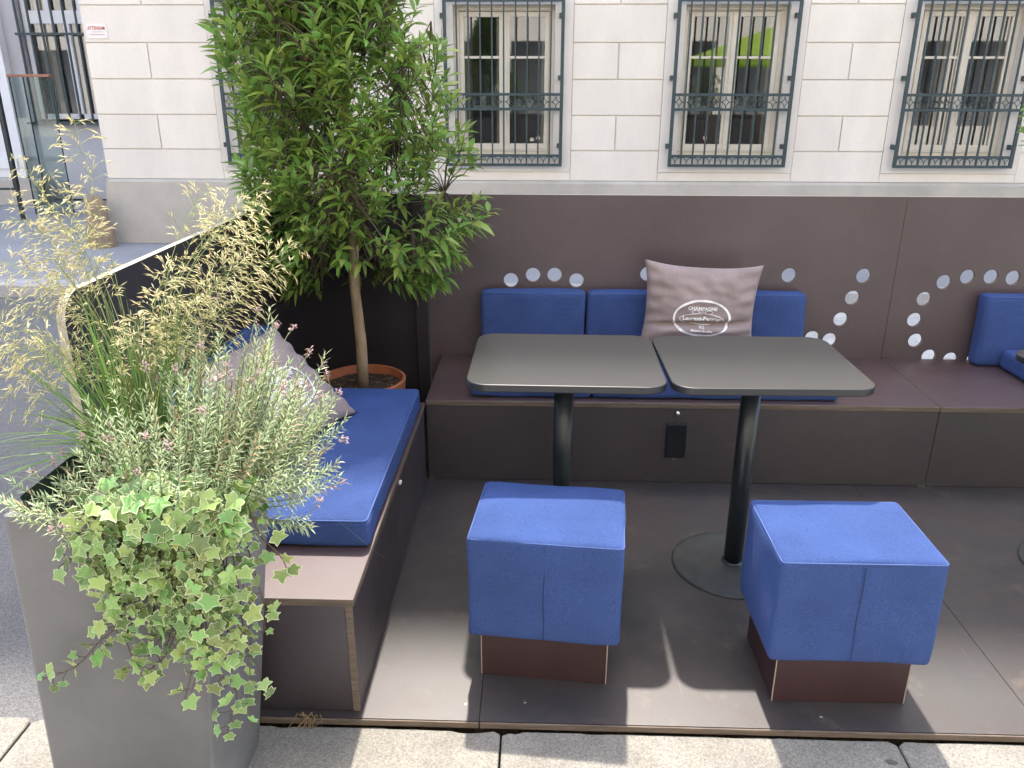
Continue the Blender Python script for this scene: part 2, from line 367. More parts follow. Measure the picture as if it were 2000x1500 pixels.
pl.prism([(-0.02 + XL, 0.0), (XL - 0.10, -0.02), (XL - 0.012, 0.60), (XL, 0.62)], YW - 0.03, 9.6, axis='y')
off(pl.build("plinth", PLINTH, bld), bld)
rf = MB(); rf.box(XL - 0.25, xr, YW - 0.22, 7.3, 11.95, 12.22); rf.prism([(YW - 0.2, 12.221), (16.3, 12.221), (11.5, 14.3)], XL - 0.2, xr, axis='x')
off(rf.build("roof", ROOF, bld), bld)
inn = MB(); inn.box(XL + 0.3, xr - 0.3, 8.6, 8.65, 0, 3.5, 0); inn.box(XL + 0.3, xr - 0.3, 7.0, 8.6, 0.35, 0.4, 1); inn.box(XL + 0.3, xr - 0.3, 7.0, 8.6, 3.0, 3.05, 0)
off(inn.build("room_interior", [INTER, INTERD], bld), bld)

def window_parts(c, k):
    f = MB(); y0, y1 = YW + 0.11, YW + 0.17
    # outer frame and lintel trim
    for (a, b, z0, z1) in ((-HO, -HO + 0.05, ZB, ZT), (HO - 0.05, HO, ZB, ZT), (-HO + 0.05, HO - 0.05, ZB, ZB + 0.045), (-HO + 0.05, HO - 0.05, ZT - 0.05, ZT)): f.box(c + a, c + b, y0, y1, z0, z1)
    f.box(c - HO + 0.02, c + HO - 0.02, y0 - 0.02, y0 + 0.0, ZT - 0.04, ZT - 0.024)
    f.box(c - HO + 0.03, c + HO - 0.03, y0 - 0.022, y0, ZB + 0.036, ZB + 0.048)
    fr = f.build("window", WFRAME, bld, bevel=0.004); off(fr, bld)
    ys0, ys1 = y0 + 0.012, y1 + 0.01
    gl = MB()
    s = MB()
    for sx in (-1, 1):
        xa, xb = (c - HO + 0.052, c - 0.008) if sx < 0 else (c + 0.008, c + HO - 0.052)
        za, zb = ZB + 0.05, ZT - 0.055; st = 0.042
        s.box(xa, xa + st, ys0 - 0.02, ys1, za, zb); s.box(xb - st, xb, ys0 - 0.02, ys1, za, zb)
        s.box(xa + st, xb - st, ys0 - 0.02, ys1, za, za + 0.055); s.box(xa + st, xb - st, ys0 - 0.02, ys1, zb - 0.045, zb)
        s.box(xa + st, xb - st, ys0 - 0.012, ys1, 1.758, 1.782)
        gl.add([(xa + st, ys0, za + 0.055), (xb - st, ys0, za + 0.055), (xb - st, ys0, zb - 0.045), (xa + st, ys0, zb - 0.045)], [(0, 1, 2, 3)])
        # deep inner casement posts of the double window
        s.box(xb - st - 0.03, xb - st, ys1 + 0.001, ys1 + 0.16, za, zb)
    s.box(c - 0.02, c + 0.02, ys0 - 0.035, ys0 - 0.021, ZB + 0.05, ZT - 0.055)
    off(s.build("casement", WFRAME, fr, bevel=0.003), bld)
    off(gl.build("pane", GLASS, fr), bld)
    # behind the glass: side curtains, sill shelf and a dark lower screen
    yb = ys1 + 0.20
    for sx in (-1, 1):
        q = MB()
        xa, xb = (c - HO + 0.06, c - 0.05) if sx < 0 else (c + 0.05, c + HO - 0.06)
        wd = 0.07 + 0.05 * rnd.random() if k != 3 else 0.10
        n = 14; zt, zb_ = ZT - 0.05, ZB + 0.09
        vs = []
        x0 = xb - wd if (sx > 0 or k >= 2) else xa
        for i in range(n + 1):
            xx = x0 + wd * i / n; vs += [(xx, yb + 0.012 * math.sin(i * 2.4), zb_), (xx + 0.01 * math.sin(k), yb + 0.012 * math.sin(i * 2.4 + .4), zt)]
        q.add(vs, [(2 * i, 2 * i + 2, 2 * i + 3, 2 * i + 1) for i in range(n)])
        off(q.build("curtain", CURT, fr, smooth=True), bld)
    q = MB(); q.box(c - HO + 0.05, c + HO - 0.05, yb + 0.04, yb + 0.06, ZB + 0.02, 1.20)
    q.box(c - HO + 0.05, c - HO + 0.30, yb + 0.25, yb + 0.27, 1.2, 1.62); off(q.build("inner_screen", INTERD, fr), bld)
    q = MB(); q.box(c - HO + 0.05, c + HO - 0.05, yb + 0.03, yb + 0.2, 1.30, 1.325)
    for j in range(7):
        xx = c - 0.36 + j * 0.115 + rnd.uniform(-.02, .02); hh = rnd.uniform(0.03, 0.13); q.box(xx, xx + rnd.uniform(0.03, .07), yb + 0.05, yb + 0.12, 1.326, 1.326 + hh)
    off(q.build("shelf_items", SIGNW, fr), bld)
for k, c in enumerate(wc): window_parts(c, k)

# window grilles: one built, then copied
def grille():
    t = thing("window_grille", "x", "window grille", (0, YW - 0.05, 0.77), "wrought iron window grilles on the cream facade")
    hw = 0.568; z0, z1 = 0.772, 2.275; ya, yb = YW - 0.075, YW - 0.05
    f = MB(); f.box(-hw, -hw + 0.032, ya, yb, z0, z1); f.box(hw - 0.032, hw, ya, yb, z0, z1)
    f.box(-hw + 0.032, hw - 0.032, ya, yb, z0, z0 + 0.026); f.box(-hw + 0.032, hw - 0.032, ya, yb, z1 - 0.034, z1)
    off(f.build("frame", GRILLE, t, bevel=0.002), t)
    f = MB()
    for z in (0.873, 1.303, 1.437): f.box(-hw + 0.032, hw - 0.032, ya + 0.001, yb - 0.001, z - 0.012, z + 0.013)
    off(f.build("rail", GRILLE, t, bevel=0.002), t)
    n = 9; pitch = (2 * hw - 0.03) / (n + 1)
    for i in range(1, n + 1):
        x = -hw + 0.015 + pitch * i; f = MB(); f.box(x - 0.0075, x + 0.0075, ya + 0.004, yb - 0.004, z0 + 0.027, z1 - 0.035); off(f.build("bar", GRILLE, t), t)
    f = MB(); ym = (ya + yb) / 2; f2 = MB()
    for i in range(n + 1):
        xa = -hw + 0.015 + pitch * i + 0.011; xb = xa + pitch - 0.022; xm = (xa + xb) / 2; hx = (xb - xa) / 2
        zl, zh = 1.316, 1.424; zm = (zl + zh) / 2; hz = (zh - zl) / 2
        for sx in (-1, 1):
            for sz in (-1, 1):
                f.tube([(xm + sx * hx * (1 - math.cos(q)), ym, zm + sz * hz * (1 - math.sin(q))) for q in [math.pi / 2 * j / 6 for j in range(7)]], 0.0035, 4)
        zl, zh = 0.80, 0.860
        for sx in (-1, 1):
            f2.tube([(xm + sx * hx * (1 - math.cos(q)), ym, zl + (zh - zl) * math.sin(q)) for q in [math.pi / 2 * j / 6 for j in range(7)]], 0.0035, 4)
    off(f.build("scrollwork", GRILLE, t), t); off(f2.build("scrollwork", GRILLE, t), t)
    for sx in (-1, 1):
        for z in (0.965, 1.585, 2.125):
            f = MB(); xo = sx * (hw + 0.008) if sx < 0 else hw - 0.03
            f.box(min(sx * hw, sx * (hw + 0.026)) if sx < 0 else hw + 0.0005, max(-hw - 0.0005, -hw - 0.026) if sx < 0 else hw + 0.012, ya + 0.002, YW, z - 0.022, z + 0.022) if sx < 0 else f.box(hw - 0.052, hw - 0.0325, ya + 0.002, YW + 0.004, z - 0.022, z + 0.022)
            off(f.build("bracket", GRILLE, t), t)
    return t
g0 = grille()
glab = {0: "dark green iron window grille mostly hidden behind the potted tree, left of the others",
        1: "dark green iron window grille just right of the tree crown",
        2: "dark green iron window grille over the window reflecting a lime green parasol",
        3: "dark green iron window grille cut by the right edge of the photo"}
for k, c in enumerate(wc[:4]):
    o = g0 if k == 0 else copy_tree(g0)
    o.location.x = c; o["label"] = glab[k]
for o in list(bpy.data.objects):
    pass
# company sign at the corner
sg = thing("company_sign", "small white company sign with red lettering by the building corner", "sign", (-3.79, YW, 1.93))
m = MB(); m.box(-3.885, -3.69, YW - 0.008, YW - 0.001, 1.932, 2.062); off(m.build("panel", SIGNW, sg, bevel=0.002), sg)
vs, fs = text_mesh("ATTENSAM", 0.046, 0.0006, 0.0005); m = MB(); m.add([(-3.787 + v.x * 0.72, YW - 0.0092 - v.z, 2.022 + v.y * 0.95) for v in vs], fs)
m.box(-3.83, -3.735, YW - 0.0094, YW - 0.0085, 1.989, 1.992); m.box(-3.86, -3.715, YW - 0.0094, YW - 0.0085, 1.964, 1.968)
off(m.build("lettering", RED, sg), sg)
# guard stone
gs = MB(); prof = [(0.0, 0.70), (0.05, 0.685), (0.09, 0.63), (0.115, 0.55), (0.125, 0.40), (0.13, 0.32), (0.15, 0.30), (0.165, 0.1), (0.17, -0.03)]
gs.lathe(prof, (0, 0), 20)
o = gs.build("guard_stone", STONE, smooth=True); o.location = (-3.98, 6.40, -0.02); o.scale = (0.86, 0.7, 0.74)
tag(o, "weathered brownish guard stone with rounded top at the building corner", "guard stone")

# recessed neighbouring building
YR = 9.72
rb = thing("recessed_building", "shaded lavender grey building set back behind the corner", "building", (-6.5, 10, 0))
m = MB()
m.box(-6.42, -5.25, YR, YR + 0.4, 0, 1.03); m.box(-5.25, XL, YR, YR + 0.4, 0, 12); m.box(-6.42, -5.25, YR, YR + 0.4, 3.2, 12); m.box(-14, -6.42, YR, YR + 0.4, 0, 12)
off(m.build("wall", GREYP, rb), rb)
m = MB()
for (a, b, z0, z1) in ((-6.40, -6.33, 1.06, 3.2), (-5.87, -5.79, 1.06, 2.26), (-5.32, -5.25, 1.06, 3.2), (-6.33, -5.32, 1.06, 1.13), (-6.33, -5.32, 2.26, 2.42)): m.box(a, b, YR + 0.10, YR + 0.16, z0, z1)
for xx in (-6.05, -5.62): m.box(xx - .03, xx + .03, YR + 0.10, YR + 0.16, 2.42, 3.2)
wn = off(m.build("window", WHITEP, rb, bevel=0.005), rb)
m = MB(); m.add([(-6.36, YR + 0.14, 1.1), (-5.3, YR + 0.14, 1.1), (-5.3, YR + 0.14, 3.2), (-6.36, YR + 0.14, 3.2)], [(0, 1, 2, 3)]); off(m.build("pane", GLASS, wn), rb)
m = MB(); m.box(-6.6, -5.0, YR + 0.41, YR + 0.43, 0.9, 3.4, 1); m.box(-6.3, -6.12, YR + .25, YR + .26, 1.1, 3.2, 0); m.box(-5.7, -5.55, YR + .25, YR + .26, 1.1, 3.2, 0); off(m.build("curtain", [CURT, INTERD], wn), rb)
m = MB(); m.box(-6.50, -5.15, YR - 0.09, YR + 0.10, 1.0, 1.03); off(m.build("sill", GRILLE, rb), rb)
m = MB()
for i in range(8): xx = -6.40 + i * 0.158; m.box(xx - 0.011, xx + 0.011, YR - 0.045, YR - 0.022, 1.031, 3.1)
m.box(-6.45, -5.2, YR - 0.05, YR - 0.018, 2.115, 2.145); off(m.build("window_bars", GRILLE, rb), rb)
dr = MB(); dr.box(-8.4, -6.62, YR - 0.14, YR - 0.001, 0.30, 3.2); dr.box(-8.35, -6.70, YR - 0.165, YR - 0.141, 0.42, 0.56); dr.box(-8.3, -6.72, YR - 0.16, YR - 0.141, 1.55, 1.75); dr.box(-7.3, -6.74, YR - 0.158, YR - 0.141, 1.9, 3.0)
off(dr.build("door_panelling", WHITEP, rb, bevel=0.01), rb)
m = MB(); m.box(-8.6, -6.3, YR - 0.5, YR - 0.142, -0.02, 0.30); off(m.build("entrance_step", PLINTH, rb), rb)
# glass railing + black post
gr = thing("glass_railing", "clear glass railing with reddish wooden handrail before the recessed window", "railing", (-5.55, 8.3, -0.02))
m = MB(); m.box(-5.80, -5.29, 8.27, 8.33, 1.595, 1.625); off(m.build("handrail", WOOD, gr, bevel=0.006), gr)
for (a, b) in ((-5.785, -5.625), (-5.62, -5.31)):
    m = MB(); m.box(a, b, 8.294, 8.306, 0.0, 1.594); off(m.build("pane", GLASS2, gr), gr)
m = MB()
for xx in (-5.788, -5.6225, -5.307): m.box(xx - 0.003, xx + 0.003, 8.29, 8.31, 0.0, 1.594)
off(m.build("edge_strips", GRILLE, gr), gr)
m = MB(); m.box(-5.795, -5.745, 7.97, 8.02, 0.36, 2.6); m.box(-7.4, -5.745, 7.975, 8.015, 0.335, 0.359); m.box(-7.4, -7.36, 7.97, 8.02, -0.02, 0.334); m.box(-5.79, -5.75, 7.975, 8.015, -0.02, 0.334)
tag(m.build("black_post_frame", STEEL, bevel=0.003), "black steel post with low crossbar at the far left edge", "post")

# ------------------------------------------------------------------ street side behind the viewer (seen as reflections)
ob = thing("opposite_house", "sunlit pale house on the viewer's side, seen only as reflections in the panes", "building", (2, -7, 0))
m = MB(); YO = -6.6
m.box(-26, 30, YO - 0.4, YO, 2.5, 13)
xs = -26
while xs < 30:
    m.box(xs, xs + 0.5, YO - 0.4, YO, -0.02, 2.499); xs += 2.8
m.box(-26, 30, YO - 0.4, YO - 0.02, -0.02, 0.5)
off(m.build("wall", PLASTER, ob), ob)
m = MB(); m.box(-26, 30, YO - 0.9, YO - 0.8, -0.02, 2.8); off(m.build("shop_interior", INTERD, ob), ob)
pz = thing("lime_parasol", "lime green parasol reflected in the panes behind the second table", "parasol", (5.5, -3.0, -0.02))
m = MB(); n = 8; Rr = 2.0; vs = [(5.5, -3, 2.72)]
for i in range(n): q = 2 * math.pi * i / n; vs.append((5.5 + Rr * math.cos(q), -3 + Rr * math.sin(q), 2.02))
for i in range(n): q = 2 * math.pi * i / n; vs.append((5.5 + Rr * math.cos(q), -3 + Rr * math.sin(q), 1.86))
m.add(vs, [(0, 1 + i, 1 + (i + 1) % n) for i in range(n)] + [(1 + i, n + 1 + i, n + 1 + (i + 1) % n, 1 + (i + 1) % n) for i in range(n)]); off(m.build("canopy", LIME, pz), pz)
m = MB(); m.tube([(5.5, -3, -0.02), (5.5, -3, 2.71)], 0.025, 10); off(m.build("pole", STEEL, pz), pz)

# ------------------------------------------------------------------ terrace screens
HB, YF, YP, XS, HP = 0.3515, 1.358, 1.961, 2.040, 1.087
def screen(name, x0, x1, holes, label, ply=PLYW):
    cu = bpy.data.curves.new("outline", 'CURVE'); cu.dimensions = '2D'; cu.fill_mode = 'BOTH'; cu.extrude = 0.009
    def spl(pts):
        s = cu.splines.new('POLY'); s.points.add(len(pts) - 1); s.use_cyclic_u = True
        for p, (a, b) in zip(s.points, pts): p.co = (a, b, 0, 1)
    spl([(x0, 0.002), (x1, 0.002), (x1, HP), (x0, HP)])
    for (hx, hz) in holes: spl([(hx + 0.0325 * math.cos(2 * math.pi * i / 32), hz + 0.0325 * math.sin(2 * math.pi * i / 32)) for i in range(32)])
    o = bpy.data.objects.new("outline", cu); COL.objects.link(o); bpy.context.view_layer.update()
    me = bpy.data.meshes.new_from_object(o.evaluated_get(bpy.context.evaluated_depsgraph_get()))
    bpy.data.objects.remove(o); bpy.data.curves.remove(cu)
    me.transform(Matrix.Translation((0, YP + 0.009, 0)) @ Matrix.Rotation(R(90), 4, 'X'))
    me.materials.clear(); me.materials.append(ply); me.materials.append(EDGE); me.materials.append(EDGEL)
    for p in me.polygons:
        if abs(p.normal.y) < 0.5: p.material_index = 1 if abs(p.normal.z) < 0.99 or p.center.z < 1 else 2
    me.update(); s = bpy.data.objects.new(name, me); COL.objects.link(s)
    return tag(s, label, "screen panel", "tall plywood screens round the deck")
h1 = [(0.323, .705), (.423, .730), (.521, .731), (.621, .706), (.94, .739), (1.572, .738), (1.903, .738), (1.868, .637), (1.830, .536), (1.793, .437), (1.712, .446), (1.04, .739), (1.24, .6)]
h2 = [(2.262, .713), (2.361, .738), (2.464, .739), (2.561, .735), (2.188, .635), (2.162, .537), (2.183, .439), (2.257, .363), (2.357, .350), (2.464, .351), (2.66, .71), (3.0, .738), (3.05, .637), (3.1, .536)]
screen("screen_panel", -0.056, XS - 0.0012, h1, "wide dark plywood back screen with dotted round holes behind the two tables")
screen("screen_panel", XS + 0.0012, 4.6, h2, "dark plywood back screen with a curve of round holes, cut by the right edge")
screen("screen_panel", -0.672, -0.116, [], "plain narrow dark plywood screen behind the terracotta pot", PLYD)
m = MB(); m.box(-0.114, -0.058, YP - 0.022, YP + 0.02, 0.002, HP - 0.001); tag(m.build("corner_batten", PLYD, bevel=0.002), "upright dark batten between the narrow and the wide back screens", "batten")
# side screen with rounded front corner
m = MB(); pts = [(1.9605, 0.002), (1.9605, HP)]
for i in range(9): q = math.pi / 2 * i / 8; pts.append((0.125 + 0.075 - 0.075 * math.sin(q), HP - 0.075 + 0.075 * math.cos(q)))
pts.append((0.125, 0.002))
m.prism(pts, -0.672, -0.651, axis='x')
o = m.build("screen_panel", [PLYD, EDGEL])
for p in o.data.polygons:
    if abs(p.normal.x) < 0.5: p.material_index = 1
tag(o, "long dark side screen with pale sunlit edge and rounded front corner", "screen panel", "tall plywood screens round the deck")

# ------------------------------------------------------------------ benches
def board(mb, x0, x1, y0, y1, z0, z1): mb.box(x0, x1, y0, y1, z0, z1)
def edged(mb, name, parent, axes):
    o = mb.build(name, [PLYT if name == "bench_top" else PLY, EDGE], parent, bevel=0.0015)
    for p in o.data.polygons:
        if abs(p.normal[axes]) < 0.9: p.material_index = 1
    return o
TB = 0.021
b1 = thing("corner_bench", "dark plywood bench on the left running from the kerb to the potted tree", "bench", (-0.32, 0.7, 0))
m = MB(); m.box(-0.65, 0.0, 0.020, 1.335, HB - TB, HB); off(edged(m, "bench_top", b1, 2), b1)
m = MB(); m.box(-0.024, -0.004, 0.024, 1.335, 0.001, HB - TB - 0.001); off(edged(m, "front_board", b1, 0), b1)
m = MB(); m.box(-0.648, -0.0245, 0.027, 0.045, 0.001, HB - TB - 0.001); off(edged(m, "end_board", b1, 1), b1)
m = MB(); m.box(-0.0035, 0.004, 0.718, 0.733, 0.306, 0.316); off(m.build("maker_tag", SIGNW, b1), b1)
def long_bench(x0, x1, label, fit):
    b = thing("back_bench", label, "bench", ((x0 + x1) / 2, 1.65, 0))
    m = MB(); m.box(x0 + 0.001, x1 - 0.001, YF, YP - 0.001, HB - TB, HB); off(edged(m, "bench_top", b, 2), b)
    m = MB(); m.box(x0 + 0.002, x1 - 0.002, YF + 0.004, YF + 0.024, 0.001, HB - TB - 0.001); off(edged(m, "front_board", b, 1), b)
    m = MB(); m.box(x0 + 0.002, x0 + 0.022, YF + 0.025, YP - 0.002, 0.001, HB - TB - 0.001); off(m.build("end_board", PLY, b), b)
    if fit:
        m = MB(); m.rbox(0.972, 1.052, YF - 0.012, YF + 0.003, 0.118, 0.265, r=0.004, seg=2); m.box(0.978, 1.046, YF - 0.016, YF - 0.012, 0.254, 0.263)
        bx = off(m.build("outlet_cover", PLAST, b), b)
        for (xa, xb, za, zb) in ((1.004, 1.018, 0.266, 0.270), (1.000, 1.012, 0.112, 0.116)):
            m = MB(); m.box(xa, xb, YF - 0.014, YF - 0.011, za, zb); off(m.build("clip", CHROME, bx), b)
        m = MB(); m.rbox(1.000, 1.020, YF - 0.016, YF + 0.003, 0.302, 0.322, r=0.0095, seg=2); off(m.build("lock_knob", CHROME, b, smooth=True), b)
    m = MB()
    for xx in ((x0 + 0.01, x1 - 0.03, x1 - 0.012) if fit else (x0 + 0.012,)): m.box(xx, xx + 0.012, YF - 0.004, YF + 0.003, 0.001, 0.004)
    off(m.build("foot_clip", CHROME, b), b)
    return b
long_bench(0.0, XS, "long dark plywood bench with black outlet cover under the two tables", True)
long_bench(XS, 4.1, "dark plywood bench joined on at the right edge of the photo", False)

# ------------------------------------------------------------------ upholstery
def cushion(name, x0, x1, y0, y1, z0, z1, label, cat, group, puff=0.006, r=0.022, piping=True, M=None, seed=0):
    t = thing(name, label, cat, ((x0 + x1) / 2, (y0 + y1) / 2, z0), group)
    m = MB(); m.rbox(x0, x1, y0, y1, z0, z1, r=r, puff=puff, nz=0.006, seg=12, M=M, seed=seed); off(m.build("cover", BLUE, t, smooth=True, weld=True), t)
    if piping:
        m = MB(); q = r * 0.62; zz = z1 - r * 0.30
        pts = []
        for (ccx, ccy, a0) in ((x1 - r, y1 - r, 0), (x0 + r, y1 - r, 90), (x0 + r, y0 + r, 180), (x1 - r, y0 + r, 270)):
            for j in range(5): a = R(a0 + j * 22.5); pts.append(Vector((ccx + r * 0.80 * math.cos(a), ccy + r * 0.80 * math.sin(a), zz)))
        pts.append(pts[0]); pts = [(M @ p) if M else p for p in pts]
        m.tube(pts, 0.0022, 5, cap=False); off(m.build("piping", PIPE, t, smooth=True), t)
    return t
G1, G2 = "blue seat cushions on the benches", "blue backrest cushions against the screens"
cushion("seat_cushion", -0.512, -0.006, 0.252, 1.262, HB + 0.001, 0.440, "long blue seat cushion on the left bench, beside the planter", "seat cushion", G1, puff=0.012, r=0.018, seed=1)
cushion("seat_cushion", 0.181, 0.664, 1.392, 1.842, HB + 0.001, 0.442, "short blue seat cushion under the left table", "seat cushion", G1, seed=2)
cushion("seat_cushion", 0.668, 1.652, 1.392, 1.842, HB + 0.001, 0.442, "long blue seat cushion under the right table, carrying the taupe pillow", "seat cushion", G1, seed=3)
cushion("seat_cushion", 2.512, 3.5, 1.392, 1.842, HB + 0.001, 0.442, "blue seat cushion at the right edge of the photo", "seat cushion", G1, seed=4)
lean = Matrix.Translation((0, 1.85, HB)) @ Matrix.Rotation(R(-3.5), 4, 'X') @ Matrix.Translation((0, -1.85, -HB))
cushion("backrest_cushion", 0.190, 0.661, 1.846, 1.938, HB + 0.002, 0.676, "short blue backrest cushion below four round holes", "backrest cushion", G2, puff=0.004, r=0.026, M=lean, seed=5)
cushion("backrest_cushion", 0.668, 1.637, 1.846, 1.938, HB + 0.002, 0.676, "long blue backrest cushion behind the taupe pillow", "backrest cushion", G2, puff=0.004, r=0.026, M=lean, seed=6)
cushion("backrest_cushion", 2.415, 3.4, 1.846, 1.938, HB + 0.002, 0.676, "blue backrest cushion cut by the right edge of the photo", "backrest cushion", G2, puff=0.004, r=0.026, M=lean, seed=7)
cushion("backrest_cushion", -0.645, -0.525, 0.27, 1.235, HB + 0.002, 0.700, "blue backrest cushion against the side screen, behind plants and a pillow", "backrest cushion", G2, puff=0.004, r=0.026, seed=8)

# stools
def stool(label, cx, cy, rz, wx, wy, seed):
    t = thing("cube_stool", label, "stool", (cx, cy, 0), "blue upholstered cube stools")
    t.rotation_euler.z = rz
    hx, hy = wx / 2, wy / 2
    m = MB(); m.rbox(-hx, hx, -hy, hy, 0.146, 0.450, r=0.015, puff=0.007, nz=0.0055, seg=12, seed=seed); c = m.build("seat_cover", BLUE, t, smooth=True, weld=True)
    m = MB(); r = 0.014
    pts = []
    for (ax, ay, a0) in ((hx - r, hy - r, 0), (-hx + r, hy - r, 90), (-hx + r, -hy + r, 180), (hx - r, -hy + r, 270)):
        for j in range(4): a = R(a0 + j * 30); pts.append((ax + r * 0.80 * math.cos(a), ay + r * 0.80 * math.sin(a), 0.4442))
    pts.append(pts[0]); m.tube(pts, 0.0021, 5, cap=False); m.build("piping", PIPE, c, smooth=True)
    m = MB(); m.tube([(0.0 + 0.0015 * math.sin(i), -hy - 0.0018 - 0.0007 * math.sin(i * 1.3), 0.152 + 0.287 * i / 10) for i in range(11)], 0.0016, 4); m.build("seam", BLUED, c)
    m = MB(); lx, ly = hx - 0.032, hy - 0.028
    m.box(-lx, lx, -ly, -ly + 0.015, 0.001, 0.150); m.box(-lx, lx, ly - 0.015, ly, 0.001, 0.150); m.box(-lx, -lx + 0.015, -ly + 0.0152, ly - 0.0152, 0.001, 0.150); m.box(lx - 0.015, lx, -ly + 0.0152, ly - 0.0152, 0.001, 0.150)
    o = m.build("plinth", [mat("stool_plywood", (0.042, 0.019, 0.019), 0.42, var=0.2, vscale=5, fine=0.15, fscale=300), EDGE], t)
    for sx in (-1, 1):
        m = MB()
        m.box(sx * lx - 0.0015, sx * lx + 0.0015, -ly - 0.0012, -ly + 0.0022, 0.001, 0.149)
        m.build("plinth_edge", mat("worn_edge", (0.30, 0.24, 0.19), 0.7), o)
    return t
stool("blue cube stool in front of the left table, squarer to the viewer", 0.487, 0.300, R(-5.3), 0.408, 0.325, 11)
stool("blue cube stool in front of the right table, showing its left side", 1.258, 0.236, R(0.3), 0.412, 0.322, 23)

# tables
def rrect(x0, x1, y0, y1, r, n=10):
    pts = []
    for (cx, cy, a0) in ((x1 - r, y1 - r, 0), (x0 + r, y1 - r, 90), (x0 + r, y0 + r, 180), (x1 - r, y0 + r, 270)):
        for j in range(n + 1): a = R(a0 + 90 * j / n); pts.append((cx + r * math.cos(a), cy + r * math.sin(a)))
    return pts
def table():
    t = thing("bistro_table", "x", "table", (0, 0, 0), "dark pedestal tables in a row along the bench")
    m = MB(); m.prism(rrect(-0.292, 0.292, -0.254, 0.254, 0.065), 0.717, 0.740)
    o = m.build("tabletop", [HPL, HPLE], t, bevel=0.004, seg=3)
    for p in o.data.polygons:
        if p.normal.z < 0.9: p.material_index = 1
    m = MB(); m.box(-0.12, 0.12, -0.02, 0.02, 0.705, 0.7165); m.box(-0.02, 0.02, -0.12, -0.0205, 0.705, 0.7165); m.box(-0.02, 0.02, 0.0205, 0.12, 0.705, 0.7165); m.build("top_bracket", STEEL, t)
    m = MB(); m.tube([(0, 0, 0.012), (0, 0, 0.7045)], 0.031, 28); m.build("column", STEEL, t, smooth=False).data.polygons.foreach_set("use_smooth", [True] * 28 + [False] * 2)
    m = MB(); m.lathe([(0.0, 0.0150), (0.034, 0.0148), (0.10, 0.0125), (0.185, 0.009), (0.200, 0.0075), (0.205, 0.004), (0.205, 0.0005)], (0, 0), 64); m.build("foot_disc", STEELB, t, smooth=True)
    m = MB(); m.lathe([(0.031, 0.022), (0.036, 0.0205), (0.038, 0.0155)], (0, 0), 32); m.build("collar", STEEL, t, smooth=True)
    return t
tb = table()
for i, (x, y, a, lab) in enumerate([(0.534, 0.759, -0.0124, "dark pedestal table on the left, behind the squarer blue stool"), (1.125, 0.758, 0.0126, "dark pedestal table on the right, its round foot disc in view"), (2.328, 0.775, R(28), "dark pedestal table of which only a corner shows at the right edge")]):
    o = tb if i == 0 else copy_tree(tb); o.location = (x, y, 0); o.rotation_euler.z = a; o["label"] = lab

